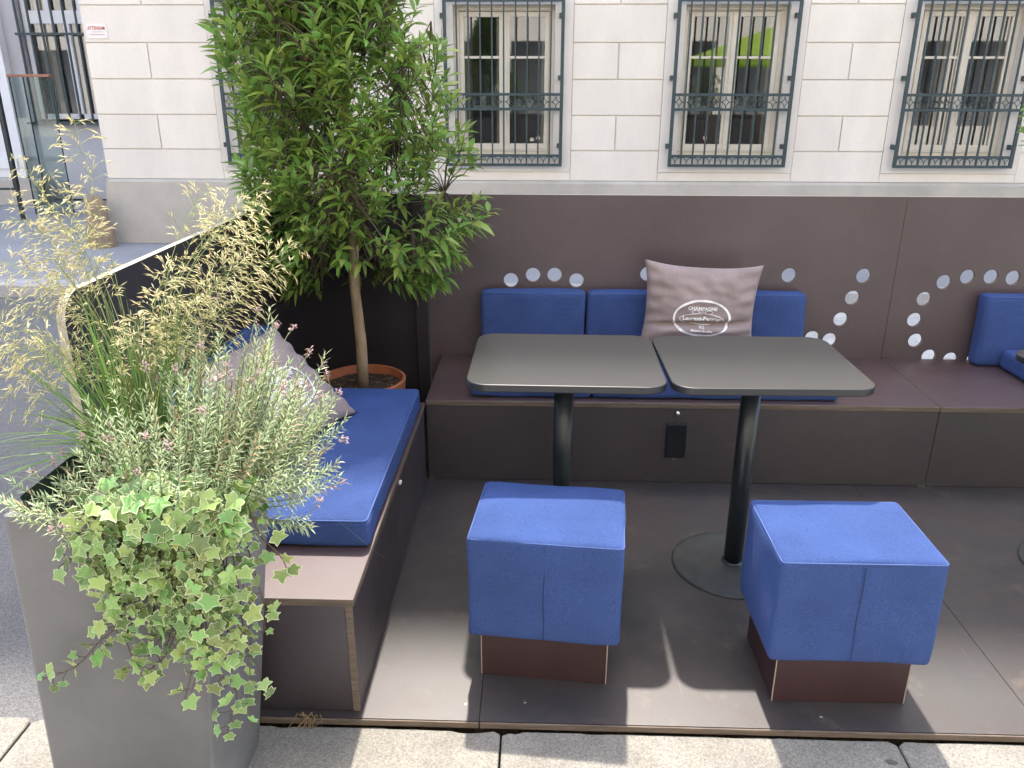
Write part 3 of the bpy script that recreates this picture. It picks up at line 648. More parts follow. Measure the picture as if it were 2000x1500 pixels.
# pillows with print
def pillow(label, O, U, V, wd, ht, th, fold, seed):
    """O centre, U/V unit axes of the face; front normal N = U x V"""
    U = Vector(U).normalized(); V = (Vector(V) - U * U.dot(Vector(V))).normalized(); N = U.cross(V); O = Vector(O)
    def surf(u, v, side):
        au, av = abs(u), abs(v)
        prof = (max(0, 1 - au ** 2.4) ** 0.55) * (max(0, 1 - av ** 2.4) ** 0.55)
        pin_u = 1 - 0.085 * (1 - v * v); pin_v = 1 - 0.12 * (1 - abs(u) ** 2.6)
        x = u * wd / 2 * pin_u; y = v * ht / 2 * pin_v
        d = th / 2 * prof
        nz = noise.noise((u * 2.1 + seed, v * 2.1, seed)) * 0.016 * prof + noise.noise((u * 5 + seed, v * 6, 2)) * 0.010 * prof
        rad = math.exp(-((abs(u) - 0.95) / 0.22) ** 2); nz += 0.009 * math.sin(v * 20 + seed) * rad * prof ** .5
        if side > 0 and fold:
            fv = -0.30 + 0.07 * u ; e = (v - fv)
            nz -= 0.042 * math.exp(-(e / 0.05) ** 2) * prof; nz += 0.022 * math.exp(-((e + 0.17) / 0.12) ** 2) * prof
        return O + U * x + V * y + N * (side * (d + nz * (1 if side > 0 else 0.4)))
    n = 44; t = thing("throw_pillow", label, "pillow", tuple(O), "taupe printed throw pillows")
    m = MB()
    for side in (1, -1):
        vs = [surf(-1 + 2 * i / n, -1 + 2 * j / n, side) for i in range(n + 1) for j in range(n + 1)]
        fs = []
        for i in range(n):
            for j in range(n):
                f = (i * (n + 1) + j, (i + 1) * (n + 1) + j, (i + 1) * (n + 1) + j + 1, i * (n + 1) + j + 1); fs.append(f if side > 0 else f[::-1])
        m.add(vs, fs)
    off(m.build("cover", TAUPE, t, smooth=True, weld=True), t)
    pm = MB()
    def put(x, y):  # metres on the face -> surface point
        u, v = x / (wd / 2) / 0.95, y / (ht / 2) / 0.94; return surf(u, v, 1) + N * 0.0018
    cy = -0.030
    def ring(rx, ry, wdt, n=72, cx=0, cyy=cy, a0=0, a1=360):
        vs = []
        for i in range(n + 1):
            q = R(a0 + (a1 - a0) * i / n); k = 1 + (0.12 * math.sin(q * 3 + seed) if wdt > 0.005 else 0)
            vs += [put(cx + (rx - wdt * k / 2) * math.cos(q), cyy + (ry - wdt * k / 2) * math.sin(q)), put(cx + (rx + wdt * k / 2) * math.cos(q), cyy + (ry + wdt * k / 2) * math.sin(q))]
        pm.add(vs, [(2 * i, 2 * i + 1, 2 * i + 3, 2 * i + 2) for i in range(n)])
    ring(0.122, 0.080, 0.010); ring(0.096, 0.026, 0.0028, cyy=cy - 0.006)
    for s in (-1, 1): ring(0.017, 0.008, 0.002, n=20, cx=s * 0.03, cyy=cy + 0.027); ring(0.008, 0.005, 0.002, n=12, cx=s * 0.008, cyy=cy + 0.031)
    for (txt, size, dx, dy) in (("CHAMPAGNE", 0.0215, 0, 0.043), ("Laurent-Perrier", 0.0265, 0, -0.004), ("1812", 0.012, 0, -0.041), ("Maison Fondee", 0.015, 0, -0.056)):
        vs, fs = text_mesh(txt, size, 0, size * 0.03); pm.add([put(v.x + dx, v.y + dy + cy) for v in vs], fs)
    off(pm.build("print", PRINT, t), t)
    return t
A = Vector((-0.47, 1.07, 0.735)); Bq = Vector((-0.195, 0.945, 0.462)); Cq = Vector((-0.335, 0.475, 0.462))
Uq = (Bq - Cq); Vq = (A - Bq)
pillow("taupe printed pillow leaning in the left corner behind the lavender", (A + Cq) / 2 + Vector((-0.01, 0.0, 0.0)), Uq, Vq, 0.52, 0.43, 0.135, False, 3.3)
pillow("taupe printed pillow upright on the back bench behind the tables", (1.146, 1.768, 0.630), (1, 0.0, -0.045), (0.05, 0.10, 1), 0.505, 0.405, 0.14, True, 8.1)

# ------------------------------------------------------------------ foliage helpers
def frame(d, roll=0.0):
    d = d.normalized(); a = Vector((0, 0, 1)) if abs(d.z) < 0.95 else Vector((1, 0, 0))
    s = d.cross(a).normalized(); n = s.cross(d)
    c, q = math.cos(roll), math.sin(roll); return s * c + n * q, n * c - s * q
def leaf(mb, p, d, L, W, droop=0.3, roll=0.0, fold=0.25, mi=0, segs=4):
    d = d.normalized(); s, n = frame(d, roll); vs = []
    prof = [0.10, 0.80, 1.0, 0.62, 0.02] if segs == 4 else [0.25, 1.0, 0.05]
    k = len(prof) - 1
    for i, w_ in enumerate(prof):
        t = i / k; c = p + d * (L * t) + Vector((0, 0, -1)) * (droop * L * t * t)
        h = W / 2 * w_
        vs += [c - s * h + n * h * fold, c, c + s * h + n * h * fold]
    fs = []
    for i in range(k): a = 3 * i; fs += [(a, a + 1, a + 4, a + 3), (a + 1, a + 2, a + 5, a + 4)]
    mb.add(vs, fs, mi)
def bez(p0, p1, p2, n): return [p0 * (1 - t) ** 2 + p1 * 2 * t * (1 - t) + p2 * t * t for t in [i / n for i in range(n + 1)]]
def rv(r=None):
    r = r or rnd
    while True:
        v = Vector((r.uniform(-1, 1), r.uniform(-1, 1), r.uniform(-1, 1)))
        if 0.05 < v.length < 1: return v.normalized()

# ------------------------------------------------------------------ potted tree
pot = thing("terracotta_pot", "round terracotta pot holding the slender tree, behind the left cushion", "plant pot", (-0.31, 1.63, 0))
m = MB(); m.lathe([(0.0, 0.001), (0.125, 0.001), (0.158, 0.275), (0.180, 0.277), (0.186, 0.34), (0.180, 0.345), (0.172, 0.343), (0.168, 0.30), (0.0, 0.30)], (-0.31, 1.63), 56)
off(m.build("pot_body", TERRA, pot, smooth=True).modifiers.new("b", 'EDGE_SPLIT').id_data, pot)
m = MB(); n = 26
vs = [(-0.31, 1.63, 0.312)]; fs = []
for i in range(1, 9):
    for j in range(n): q = 2 * math.pi * j / n; r = 0.169 * i / 8; vs.append((-0.31 + r * math.cos(q), 1.63 + r * math.sin(q), 0.308 + 0.008 * noise.noise((i * 1.7, j * 1.3, 0))))
for j in range(n): fs.append((0, 1 + j, 1 + (j + 1) % n))
for i in range(7):
    for j in range(n): a = 1 + i * n; fs.append((a + j, a + n + j, a + n + (j + 1) % n, a + (j + 1) % n))
m.add(vs, fs)
r2 = random.Random(5)
for i in range(90):
    q = r2.uniform(0, 6.28); rr = 0.165 * math.sqrt(r2.random()); leaf(m, Vector((-0.31 + rr * math.cos(q), 1.63 + rr * math.sin(q), 0.315)), Vector((r2.uniform(-1, 1), r2.uniform(-1, 1), 0.15)), r2.uniform(.012, .03), r2.uniform(.005, .012), mi=1, segs=2)
off(m.build("soil", [SOIL, mat("bark_chip", (0.20, 0.13, 0.075), 0.9, island=0.8)], pot), pot)

ENV = [(0.62, -0.60, -0.16), (0.70, -0.69, -0.05), (0.80, -0.68, 0.07), (0.92, -0.72, 0.19), (1.10, -0.73, 0.27), (1.38, -0.73, 0.20), (1.57, -0.77, 0.145), (1.66, -0.775, 0.125), (1.83, -0.75, 0.0), (2.05, -0.70, -0.05), (2.3, -0.64, -0.12), (2.55, -0.45, -0.25)]
def env(z):
    for (a, b) in zip(ENV, ENV[1:]):
        if a[0] <= z <= b[0]:
            t = (z - a[0]) / (b[0] - a[0]); return a[1] + (b[1] - a[1]) * t, a[2] + (b[2] - a[2]) * t
    return None
def make_tree(name, label, base, seed, ntw, group=None):
    t = thing(name, label, "tree", base, group); r = random.Random(seed); bx, by, bz = base
    tm = MB(); pts = [Vector((bx, by, bz)), Vector((bx + 0.004, by, bz + 0.2)), Vector((bx - 0.008, by, bz + 0.42)), Vector((bx - 0.005, by, bz + 0.55)), Vector((bx + 0.01, by, bz + 0.75)), Vector((bx, by + 0.02, bz + 1.0)), Vector((bx - 0.03, by, bz + 1.35)), Vector((bx + 0.02, by - 0.01, bz + 1.8))]
    tm.tube(pts, [0.026, 0.0235, 0.022, 0.0215, 0.018, 0.015, 0.011, 0.005], 12)
    off(tm.build("trunk", BARK, t, smooth=True), t)
    bm_ = MB(); nodes = []
    for k in range(13):
        a = k * 2.4 + r.random(); z0 = 0.52 + 0.085 * k; s0 = Vector((bx, by, bz + z0)); L = r.uniform(0.30, 0.45); e = s0 + Vector((math.cos(a) * L, math.sin(a) * L * 0.8, r.uniform(0.15, 0.55)))
        c = bez(s0, s0 + (e - s0) * 0.5 + Vector((0, 0, -0.05)), e, 8); bm_.tube(c, [0.0075 - 0.0055 * i / 8 for i in range(9)], 6); nodes += c[2:]
    nodes += pts[5:]
    fm = MB(); done = 0; tries = 0
    while done < ntw and tries < 50000:
        tries += 1
        z = r.uniform(0.74, 2.52); e = env(z)
        if not e: continue
        cx, hw = (e[0] + e[1]) / 2, (e[1] - e[0]) / 2
        a = r.uniform(0, 6.283); rr = r.random() ** 0.42
        x = cx + hw * rr * math.cos(a); y = -0.02 + 0.46 * (hw / 0.48) * rr * math.sin(a)
        if by + y > 1.91 and z < 1.12: continue
        if rr < 0.62 and z < 0.97: continue
        if y < -0.12 and z < 0.92: continue
        lx = x
        if lx > -0.12 and 1.18 < z < 1.78 and r.random() < 0.45: continue
        if noise.noise((x * 3.2 + seed, y * 3.2, z * 3.2)) < -0.20 and x > -0.42 and r.random() < 0.8: continue
        p = Vector((bx + 0.31 + x, by + y, bz - 0.31 + z))
        outd = Vector((x - cx, y, 0)); outd = outd.normalized() if outd.length > 0.01 else rv(r)
        low = max(0, min(1, (1.25 - z) / 0.6))
        d = (outd * (0.55 + 0.35 * low) + Vector((0, 0, 1.0 - 1.15 * low)) + rv(r) * 0.35).normalized()
        nd = min(nodes, key=lambda q: (q - p).length_squared); tl = r.uniform(0.08, 0.13); b = p - d * tl
        if (nd - b).length < 0.45: bm_.tube(bez(nd, (nd + b) / 2 + Vector((0, 0, 0.03)), b, 3) + [p], [0.003, 0.0026, 0.0022, 0.0018, 0.0010], 4, cap=False)
        nl = r.randint(7, 10); ph = r.uniform(0, 6.28)
        for i in range(nl):
            u = (i + 0.4) / nl; q = b + (p - b) * (0.25 + 0.78 * u); ang = ph + i * 2.4
            s, n_ = frame(d); side = s * math.cos(ang) + n_ * math.sin(ang)
            sp = 0.95 - 0.45 * u
            ld = d * (1 - sp * 0.55) + side * sp * 0.9 + Vector((0, 0, -0.22 * low))
            L = r.uniform(0.046, 0.094) * (0.85 + 0.2 * (1 - low)); L *= 1 - 0.15 * low; W = L * r.uniform(0.23, 0.32) * (1 + 0.40 * low)
            leaf(fm, q, ld, L, W, droop=r.uniform(0.1, 0.4) + 0.15 * low, roll=r.uniform(-0.6, 0.6), fold=r.uniform(0.15, 0.5))
        done += 1
    off(bm_.build("branches", TWIG, t, smooth=True), t)
    off(fm.build("crown", LEAF, t, smooth=True), t)
    return t
make_tree("potted_tree", "slender potted tree with dense glossy green crown in the left corner", (-0.31, 1.63, 0.31), 3, 1600)

# small conical shrub whose tip reaches in at the right edge
sh = thing("potted_shrub", "dark green shrub whose leafy tip shows at the upper right edge", "shrub", (2.90, 2.35, -0.1))
m = MB(); fm = MB(); r = random.Random(9)
m.tube([(2.90, 2.35, -0.1), (2.88, 2.35, 0.9), (2.90, 2.33, 1.55)], [0.02, 0.016, 0.006], 8)
for i in range(150):
    z = r.uniform(1.2, 1.68); q = r.uniform(0, 6.28); rr = 0.20 * math.sqrt(r.random()) * (1.0 if z < 1.58 else 0.7)
    p = Vector((2.90 + rr * math.cos(q), 2.35 + rr * math.sin(q), z)); d = Vector((math.cos(q), math.sin(q), 0.5)) + rv(r) * 0.5
    for j in range(7):
        leaf(fm, p + rv(r) * 0.012, d + rv(r) * 0.8, r.uniform(.035, .055), r.uniform(.012, .018), 0.2, r.uniform(-1, 1))
    m.tube([(2.90, 2.35, z - 0.1), p], [0.003, 0.0015], 4)
off(m.build("stem", TWIG, sh), sh); off(fm.build("foliage", LEAF, sh, smooth=True), sh)
m = MB(); m.lathe([(0.0, -0.118), (0.13, -0.118), (0.18, 0.24), (0.165, 0.24), (0.15, 0.2), (0.0, 0.2)], (2.90, 2.35), 32); tag(m.build("shrub_pot", POTG, smooth=True), "grey pot hidden behind the right screen under the shrub", "plant pot")

# ------------------------------------------------------------------ tall planter
pt = thing("tall_planter", "tall tapered grey planter leaning slightly at the lower left corner", "planter", (-0.41, -0.216, -0.021))
T4 = [(-0.533, -0.380), (-0.154, -0.380), (-0.154, 0.012), (-0.533, 0.012)]; B4 = [(-0.575, -0.373), (-0.246, -0.373), (-0.246, -0.059), (-0.575, -0.059)]
H = 0.802
def rl(q, r, z):
    pts = []; cxm = sum(p[0] for p in q) / 4; cym = sum(p[1] for p in q) / 4
    for i, (x, y) in enumerate(q):
        sx = 1 if x > cxm else -1; sy = 1 if y > cym else -1; c = (x - sx * r, y - sy * r); a0 = {(-1, -1): 180, (1, -1): 270, (1, 1): 0, (-1, 1): 90}[(sx, sy)]
        for j in range(5): a = R(a0 + 22.5 * j); pts.append((c[0] + r * math.cos(a), c[1] + r * math.sin(a), z))
    return pts
def sc4(q, k): cxm = sum(p[0] for p in q) / 4; cym = sum(p[1] for p in q) / 4; return [(cxm + (x - cxm) * k, cym + (y - cym) * k) for x, y in q]
loops = [rl(B4, 0.012, -0.0205), rl(T4, 0.012, H - 0.003), rl(sc4(T4, 0.992), 0.010, H), rl(sc4(T4, 0.90), 0.008, H), rl(sc4(T4, 0.88), 0.008, H - 0.08)]
m = MB(); vs = [p for l_ in loops for p in l_]; n = 20; fs = [(i * n + j, i * n + (j + 1) % n, (i + 1) * n + (j + 1) % n, (i + 1) * n + j) for i in range(4) for j in range(n)]
m.add(vs, fs); off(m.build("planter_body", POTG, pt), pt)
m = MB(); m.add(rl(sc4(T4, 0.885), 0.008, H - 0.035), [tuple(range(20))]); off(m.build("soil", SOIL, pt), pt)
m = MB(); r = random.Random(21); lp = rl(sc4(T4, 0.93), 0.02, H); vs = []
for k in range(4):
    for j, p in enumerate(lp):
        wob = noise.noise((p[0] * 14, p[1] * 14, k)) * 0.012; s = 0.99 + 0.0 * k; vs.append((-0.34 + (p[0] + 0.34) * (0.97 - 0.02 * k) + wob, -0.184 + (p[1] + 0.184) * (0.97 - 0.02 * k) + wob, H + 0.022 - 0.02 * k + wob * 1.2))
m.add(vs, [(k * n + j, k * n + (j + 1) % n, (k + 1) * n + (j + 1) % n, (k + 1) * n + j) for k in range(3) for j in range(n)]); off(m.build("liner", LINER, pt, smooth=True), pt)

# ornamental grass
og = thing("ornamental_grass", "airy ornamental grass with golden seed heads in the tall planter", "grass plant", (-0.44, -0.10, 0.77))
r = random.Random(31); bl = MB(); st = MB(); sp = MB()
base = Vector((-0.405, -0.06, 0.77))
def blade(p, d, L, W, curve):
    s, n_ = frame(d, r.uniform(-1, 1)); vs = []; K = 7; side = Vector((d.x, d.y, 0))
    for i in range(K + 1):
        t = i / K; c = p + d * (L * t) + (side * 0.5 + Vector((0, 0, -1))) * (curve * L * t * t); h = W / 2 * (1 - t ** 2.2) + 0.0002
        vs += [c - s * h, c + s * h]
    bl.add(vs, [(2 * i, 2 * i + 1, 2 * i + 3, 2 * i + 2) for i in range(K)])
for i in range(330):
    q = r.uniform(0, 6.283); rr = 0.075 * math.sqrt(r.random()); tilt = abs(r.gauss(0, 0.42))
    d = Vector((math.cos(q) * tilt, math.sin(q) * tilt, 1)).normalized()
    blade(base + Vector((rr * math.cos(q), rr * math.sin(q), 0)), d, r.uniform(0.22, 0.46), r.uniform(0.0025, 0.0042), r.uniform(0.05, 0.6) * (0.3 + tilt))
for i in range(26):                                                     # long blades sweeping out low to the left
    q = R(r.uniform(150, 235)); d = Vector((math.cos(q) * 0.9, math.sin(q) * 0.7, 0.55)).normalized(); blade(base, d, r.uniform(0.25, 0.42), 0.003, r.uniform(0.3, 0.6))
def spikelet(p, d, L, W):
    d = d.normalized(); s, n_ = frame(d, r.uniform(0, 3)); a, b = p, p + d * L; mdl = p + d * (L * 0.42)
    sp.add([a, mdl + s * W / 2, mdl + n_ * W / 2, mdl - s * W / 2, mdl - n_ * W / 2, b], [(0, 2, 1), (0, 3, 2), (0, 4, 3), (0, 1, 4), (5, 1, 2), (5, 2, 3), (5, 3, 4), (5, 4, 1)])
def panicle(tip, droop, plen):
    tip = Vector(tip); h = tip - base; mid = base + Vector((h.x * 0.25, h.y * 0.25, h.z * (0.72 + 0.35 * droop)))
    c = bez(base + rv(r) * 0.03, mid, tip, 22); st.tube(c, [0.0013 - 0.0009 * i / 22 for i in range(23)], 4, cap=False)
    tot = sum((c[i + 1] - c[i]).length for i in range(22)); 
    start = 1 - plen / max(tot, 0.1)
    for k in range(15):
        t = start + (1 - start) * (k / 15) ** 0.9; i = min(21, int(t * 22)); f = t * 22 - i; p = c[i] * (1 - f) + c[i + 1] * f; ax = (c[i + 1] - c[i]).normalized()
        for b_ in range(2 if t < 0.9 else 1):
            s, n_ = frame(ax); a = r.uniform(0, 6.283); out = s * math.cos(a) + n_ * math.sin(a)
            L = r.uniform(0.04, 0.085) * (1.15 - 0.75 * (t - start) / (1 - start)); d = (ax * 0.65 + out * 0.9).normalized()
            e = p + d * L + Vector((0, 0, -0.30 * L)); cc = bez(p, p + d * L * 0.6, e, 4); st.tube(cc, 0.00035, 3, cap=False)
            ns = r.randint(3, 5)
            for j in range(ns):
                u = 0.35 + 0.65 * (j + 0.5) / ns; ii = min(3, int(u * 4)); ff = u * 4 - ii; pp = cc[ii] * (1 - ff) + cc[ii + 1] * ff
                spikelet(pp, (cc[ii + 1] - cc[ii]).normalized() + rv(r) * 0.5 + Vector((0, 0, -0.15)), r.uniform(0.013, 0.021), r.uniform(0.0017, 0.0026))
for (n_, c_, s_, dr_) in ((13, (-0.56, -0.02, 1.29), (0.045, 0.08, 0.085), 0.1), (14, (-0.27, 0.03, 1.25), (0.095, 0.09, 0.085), 0.25), (8, (-0.70, -0.05, 0.97), (0.05, 0.06, 0.05), 0.9), (9, (-0.27, 0.0, 1.10), (0.07, 0.08, 0.05), 0.2), (6, (-0.66, -0.02, 1.12), (0.05, 0.06, 0.06), 0.5), (3, (-0.12, 0.02, 1.27), (0.04, 0.06, 0.05), 0.3)):
    for i in range(n_): panicle((r.gauss(c_[0], s_[0]), r.gauss(c_[1], s_[1]), r.gauss(c_[2], s_[2])), dr_, r.uniform(0.15, 0.26))
off(bl.build("blades", GRASSG, og, smooth=True), og); off(st.build("stalks", STALK, og, smooth=True), og); off(sp.build("seed_heads", SEED, og), og)

# lavender
lv = thing("lavender_bush", "bushy grey-green lavender with faded flower heads spilling over the planter", "lavender", (-0.28, -0.20, 0.77))
r = random.Random(41); lf = MB(); ls = MB(); fl = MB()
def flower(p, d, s, mi):
    for i in range(26):
        q = p + d * r.uniform(-0.7, 0.9) * s + rv(r) * s * 0.45; leaf(fl, q, rv(r) + d * 0.8, s * 0.75, s * 0.34, 0.1, 0, 0.2, mi, segs=2)
def mound(x):
    return 1.06 - 1.4 * (x + 0.10) ** 2 if x < -0.10 else 1.06 - 6.5 * (x + 0.10) ** 2
tips = []
for i in range(400):
    for _ in range(60):
        x = r.uniform(-0.56, 0.06); y = r.uniform(-0.43, 0.02); z = mound(x) - 1.6 * (y + 0.14) ** 2 - 0.20 * r.random() ** 1.3 + 0.10 * r.random() ** 5
        if ((x + 0.25) / 0.33) ** 2 + ((y + 0.2) / 0.24) ** 2 < 1 and z > 0.74: break
    tips.append(Vector((x, y, z)))
for i in range(34):                                                      # sprigs hanging over the front left rim
    tips.append(Vector((r.uniform(-0.53, -0.33), r.uniform(-0.43, -0.33), r.uniform(0.75, 0.87))))
for tp in tips:
    b = Vector((-0.30 + (tp.x + 0.25) * 0.42, -0.19 + (tp.y + 0.2) * 0.5, 0.76)); mid = (b + tp) / 2 + Vector(((tp.x - b.x) * 0.25, (tp.y - b.y) * 0.25, -0.02))
    c = bez(b, mid, tp, 10); ls.tube(c, [0.0018 - 0.0011 * i / 10 for i in range(11)], 4, cap=False)
    dry = r.random() < 0.06; L = (tp - b).length; nn = max(7, int(L / 0.012)); ph = r.uniform(0, 3)
    for k in range(nn):
        u = 0.30 + 0.70 * (k + 0.5) / nn; i = min(9, int(u * 10)); f = u * 10 - i; p = c[i] * (1 - f) + c[i + 1] * f; ax = (c[i + 1] - c[i]).normalized(); s, n_ = frame(ax)
        for sgn in (-1, 1):
            a = ph + k * 1.57; out = (s * math.cos(a) + n_ * math.sin(a)) * sgn
            leaf(lf, p, ax * (0.75 if u < 0.9 else 1.3) + out * 0.8 + rv(r) * 0.2, r.uniform(0.018, 0.031) * (1.15 - 0.4 * u), r.uniform(0.0026, 0.0040), r.uniform(-0.1, 0.3), r.uniform(-.5, .5), 0.3, mi=(1 if dry or r.random() < 0.06 else 0), segs=2)
    if r.random() < 0.11: 
        e = tp + Vector((r.uniform(-.03, .03), r.uniform(-.03, .03), r.uniform(0.01, 0.05))); ls.tube([tp, e], [0.0009, 0.0008], 4); flower(e, (e - tp).normalized(), r.uniform(0.007, 0.011), 0)
for (a, e, mi) in (((-0.12, -0.2, 1.0), (-0.095, -0.15, 1.135), 0), ((-0.08, -0.2, 0.98), (-0.03, -0.16, 1.10), 0), ((-0.02, -0.22, 0.9), (0.075, -0.24, 0.905), 0), ((-0.45, -0.3, 0.80), (-0.585, -0.30, 0.845), 1), ((-0.50, -0.3, 0.80), (-0.60, -0.33, 0.78), 0), ((-0.3, -0.1, 1.0), (-0.235, 0.0, 1.12), 0)):
    a, e = Vector(a), Vector(e); c = bez(a, (a + e) / 2 + Vector((0, 0, 0.03)), e, 6); ls.tube(c, 0.0008, 4); flower(e, (e - c[4]).normalized(), 0.009, mi)
for i in range(7):                                                       # drooping shoots on the right over the cushion
    a = Vector((-0.09, -0.2, 0.80)); e = Vector((r.uniform(-0.06, 0.02), r.uniform(-0.28, -0.12), r.uniform(0.70, 0.84))); c = bez(a, Vector((e.x, e.y, 0.86)), e, 8); ls.tube(c, 0.0010, 4)
    for k in range(3, 9):
        for j in range(2): leaf(lf, c[k], (c[k] - c[k - 1]).normalized() + rv(r) * 0.7, 0.02, 0.0032, 0.2, 0, 0.3, segs=2)
off(ls.build("stems", LAVST, lv), lv); off(lf.build("foliage", [LAV, mat("dry_leaf", (0.36, 0.27, 0.15), 0.8, island=0.5, trans=0.2)], lv, smooth=True), lv); off(fl.build("flower_heads", [LAVF, LAVP], lv), lv)

# variegated ivy
iv = thing("trailing_ivy", "variegated ivy trailing down the front of the tall planter", "ivy", (-0.25, -0.36, 0.77))
r = random.Random(53); il = MB(); is_ = MB()
half = [(0.0, -0.04), (0.14, -0.20), (0.36, -0.22), (0.58, -0.24), (0.58, 0.00), (0.54, 0.16), (0.70, 0.28), (0.84, 0.44), (0.56, 0.52), (0.34, 0.60), (0.20, 0.82), (0.0, 1.10)]
outl = half + [(-x, y) for x, y in reversed(half[1:-1])]
def ivy_leaf(p, tipd, nrm, S):
    tipd = tipd.normalized(); nrm = (nrm - tipd * tipd.dot(nrm)).normalized(); s = tipd.cross(nrm); vs = []; c0 = (0.0, 0.22)
    cu = r.uniform(-0.05, 0.5); asym = r.uniform(0.85, 1.15); r_fold = r.uniform(0.0, 0.45)
    for k in (1.0, r.uniform(0.84, 0.95)):
        for (x, y) in outl:
            xx, yy = c0[0] + (x - c0[0]) * k * asym, c0[1] + (y - c0[1]) * k; rr = xx * xx + (yy - 0.2) ** 2
            jt = 1 + 0.10 * noise.noise((x * 3.1, y * 3.1, p.x * 900 + p.z * 700)); xx *= jt; yy *= jt
            vs.append(p + s * (xx * S) + tipd * (yy * S) + nrm * (S * (-cu * rr + r_fold * abs(xx))))
    n = len(outl); vs.append(p + tipd * (c0[1] * S) + nrm * (0.01 * S))
    il.add(vs, [(i, (i + 1) % n, n + (i + 1) % n, n + i) for i in range(n)] , 1)
    il.v = il.v[:-len(vs)]; 
    o = len(il.v); il.v += [tuple(v) for v in vs]
    for i in range(n): il.f.append([o + n + i, o + n + (i + 1) % n, o + 2 * n]); il.m.append(0)
def strand(pts, nl, S0=0.0265, taper=0.75, spread=0.02):
    c = []
    P_ = [Vector(p) for p in pts]
    for i in range(len(P_) - 1):                                        # Catmull-Rom
        a, b, c_, d = P_[max(i - 1, 0)], P_[i], P_[i + 1], P_[min(i + 2, len(P_) - 1)]
        for j in range(8):
            t = j / 8; c.append(0.5 * ((2 * b) + (c_ - a) * t + (2 * a - 5 * b + 4 * c_ - d) * t * t + (3 * b - a - 3 * c_ + d) * t ** 3))
    c.append(P_[-1]); is_.tube(c, [0.0017 - 0.0008 * i / len(c) for i in range(len(c))], 5)
    for k in range(nl):
        u = (k + r.random() * 0.8) / nl; i = min(len(c) - 2, int(u * (len(c) - 1))); p = c[i]; ax = (c[i + 1] - c[i]).normalized()
        outn = Vector((r.uniform(-0.45, 0.45), -1, r.uniform(0.15, 0.95))).normalized(); side = ax.cross(outn).normalized() * (1 if k % 2 else -1)
        e = p + side * r.uniform(0.008, spread) + outn * r.uniform(0.008, 0.032); is_.tube([p, (p + e) / 2 + outn * 0.004, e], 0.0007, 3, cap=False)
        ivy_leaf(e, ax * 0.45 + side * r.uniform(0.2, 1.0) + Vector((0, 0, -0.35)) + rv(r) * 0.35, outn + rv(r) * 0.75, S0 * r.uniform(0.5, 1.25) * (1 - (1 - taper) * u))
YFp = -0.392
def fx(x, z): return (x, YFp - r.uniform(0.0, 0.03), z)
main = [(-0.34, 0.62), (-0.36, 0.68), (-0.31, 0.63), (-0.33, 0.60), (-0.30, 0.57), (-0.27, 0.55), (-0.24, 0.53), (-0.21, 0.50), (-0.17, 0.52), (-0.14, 0.50), (-0.12, 0.55), (-0.10, 0.53), (-0.19, 0.56), (-0.25, 0.60), (-0.15, 0.60), (-0.28, 0.66), (-0.22, 0.66)]
for (x, z) in main:
    strand([(x * 0.9 - 0.03, -0.30, 0.79), (x + r.uniform(-.01, .01), -0.375, 0.822), fx(x + r.uniform(-.02, .02), 0.74), fx(x + r.uniform(-.02, .02), (z + 0.74) / 2), fx(x + r.uniform(-.02, .02), z)], r.randint(27, 34))
strand([(-0.26, -0.3, 0.79), (-0.27, -0.385, 0.82), fx(-0.30, 0.70), fx(-0.33, 0.60), fx(-0.38, 0.55), fx(-0.43, 0.50), fx(-0.51, 0.455)], 30)
strand([(-0.28, -0.3, 0.79), (-0.31, -0.385, 0.81), fx(-0.35, 0.76), fx(-0.40, 0.73), fx(-0.42, 0.72)], 9)
strand([(-0.2, -0.3, 0.79), (-0.2, -0.39, 0.82), fx(-0.20, 0.66), fx(-0.24, 0.55), fx(-0.28, 0.50), fx(-0.30, 0.485)], 24)
strand([(-0.18, -0.3, 0.79), (-0.17, -0.39, 0.82), fx(-0.17, 0.64), fx(-0.19, 0.52), fx(-0.21, 0.45)], 20)
strand([(-0.13, -0.3, 0.79), (-0.11, -0.385, 0.82), (-0.10, -0.40, 0.68), (-0.10, -0.40, 0.55), (-0.08, -0.40, 0.48), (-0.09, -0.41, 0.42)], 22)
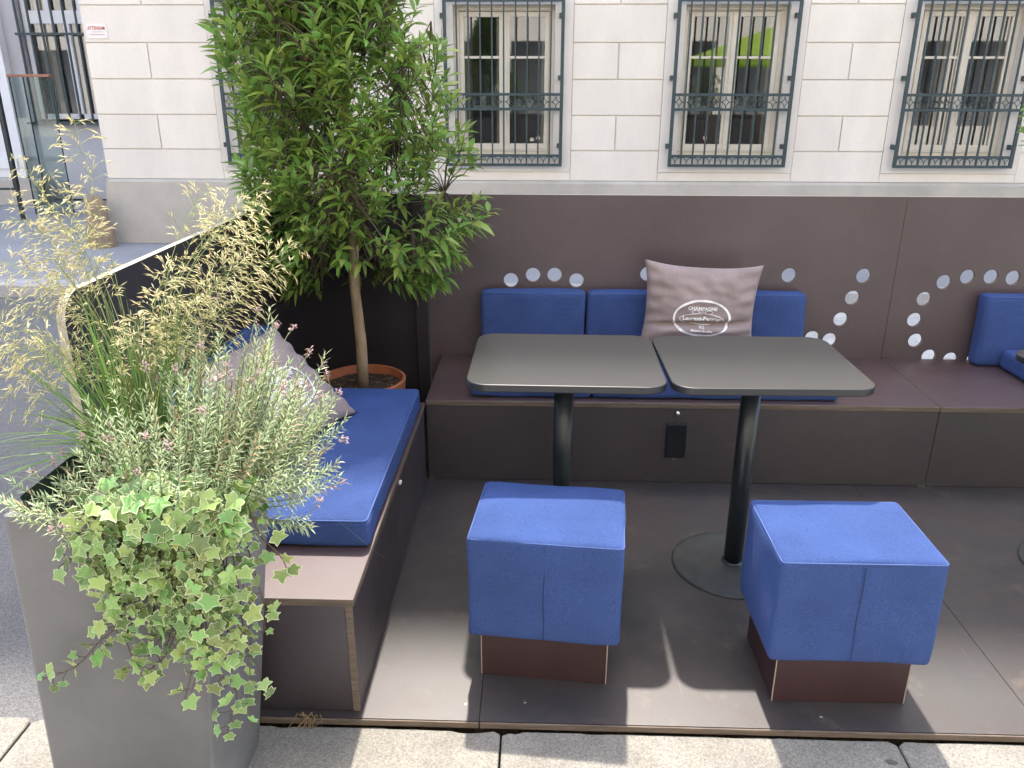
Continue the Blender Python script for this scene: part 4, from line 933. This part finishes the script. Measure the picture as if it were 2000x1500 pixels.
strand([(-0.13, -0.3, 0.79), (-0.13, -0.385, 0.82), (-0.12, -0.40, 0.62), (-0.16, -0.405, 0.50), (-0.13, -0.405, 0.44), (-0.15, -0.41, 0.37), (-0.16, -0.41, 0.33)], 20)
strand([(-0.13, -0.25, 0.79), (-0.09, -0.34, 0.83), (-0.06, -0.37, 0.77), (-0.02, -0.39, 0.74), (0.0, -0.40, 0.70)], 11)
strand([(-0.13, -0.28, 0.79), (-0.10, -0.36, 0.82), (-0.075, -0.385, 0.72), (-0.06, -0.39, 0.62), (-0.07, -0.39, 0.56)], 20)
for (x, z) in ((-0.30, 0.44), (-0.22, 0.40), (-0.12, 0.36), (-0.17, 0.46), (-0.26, 0.50)):
    strand([(x, -0.30, 0.79), (x, -0.385, 0.82), fx(x + r.uniform(-.02, .02), 0.68), fx(x + r.uniform(-.03, .03), 0.56), fx(x + r.uniform(-.03, .03), z)], 17)
for i in range(150):                                                      # mat of leaves lying over the rim
    x = r.uniform(-0.35, -0.08); z = r.uniform(0.76, 0.86); p = Vector((x, r.uniform(-0.41, -0.27), z)); ivy_leaf(p, Vector((r.uniform(-1, 1), -0.8, -0.6)), Vector((r.uniform(-.4, .4), -0.7, 0.9)), r.uniform(0.017, 0.032))
off(is_.build("stems", IVYS, iv, smooth=True), iv); off(il.build("leaves", [IVYG, IVYC], iv), iv)

# dry roots by the deck edge, fallen leaf on the granite
r = random.Random(61); m = MB()
for i in range(11):
    x0 = -0.165 + r.uniform(0, 0.075); m.tube([(x0, 0.006, -0.004), (x0 + r.uniform(-.02, .02), -0.006, 0.012 + r.uniform(0, .012)), (x0 + r.uniform(-.03, .03), -0.012, 0.004), (x0 + r.uniform(-.03, .03), -0.018, -0.018)], 0.0011, 4)
tag(m.build("dry_root_tuft", mat("dry_root", (0.24, 0.16, 0.08), 0.9)), "small tuft of dry brown roots between deck and kerb", "roots")
m = MB(); leaf(m, Vector((1.318, -0.075, -0.0195)), Vector((1, -0.25, 0.02)), 0.033, 0.016, 0.0, 0, 0.1)
tag(m.build("fallen_leaf", mat("dead_leaf", (0.09, 0.085, 0.075), 0.8)), "dark fallen leaf lying on the granite by the crack", "leaf")
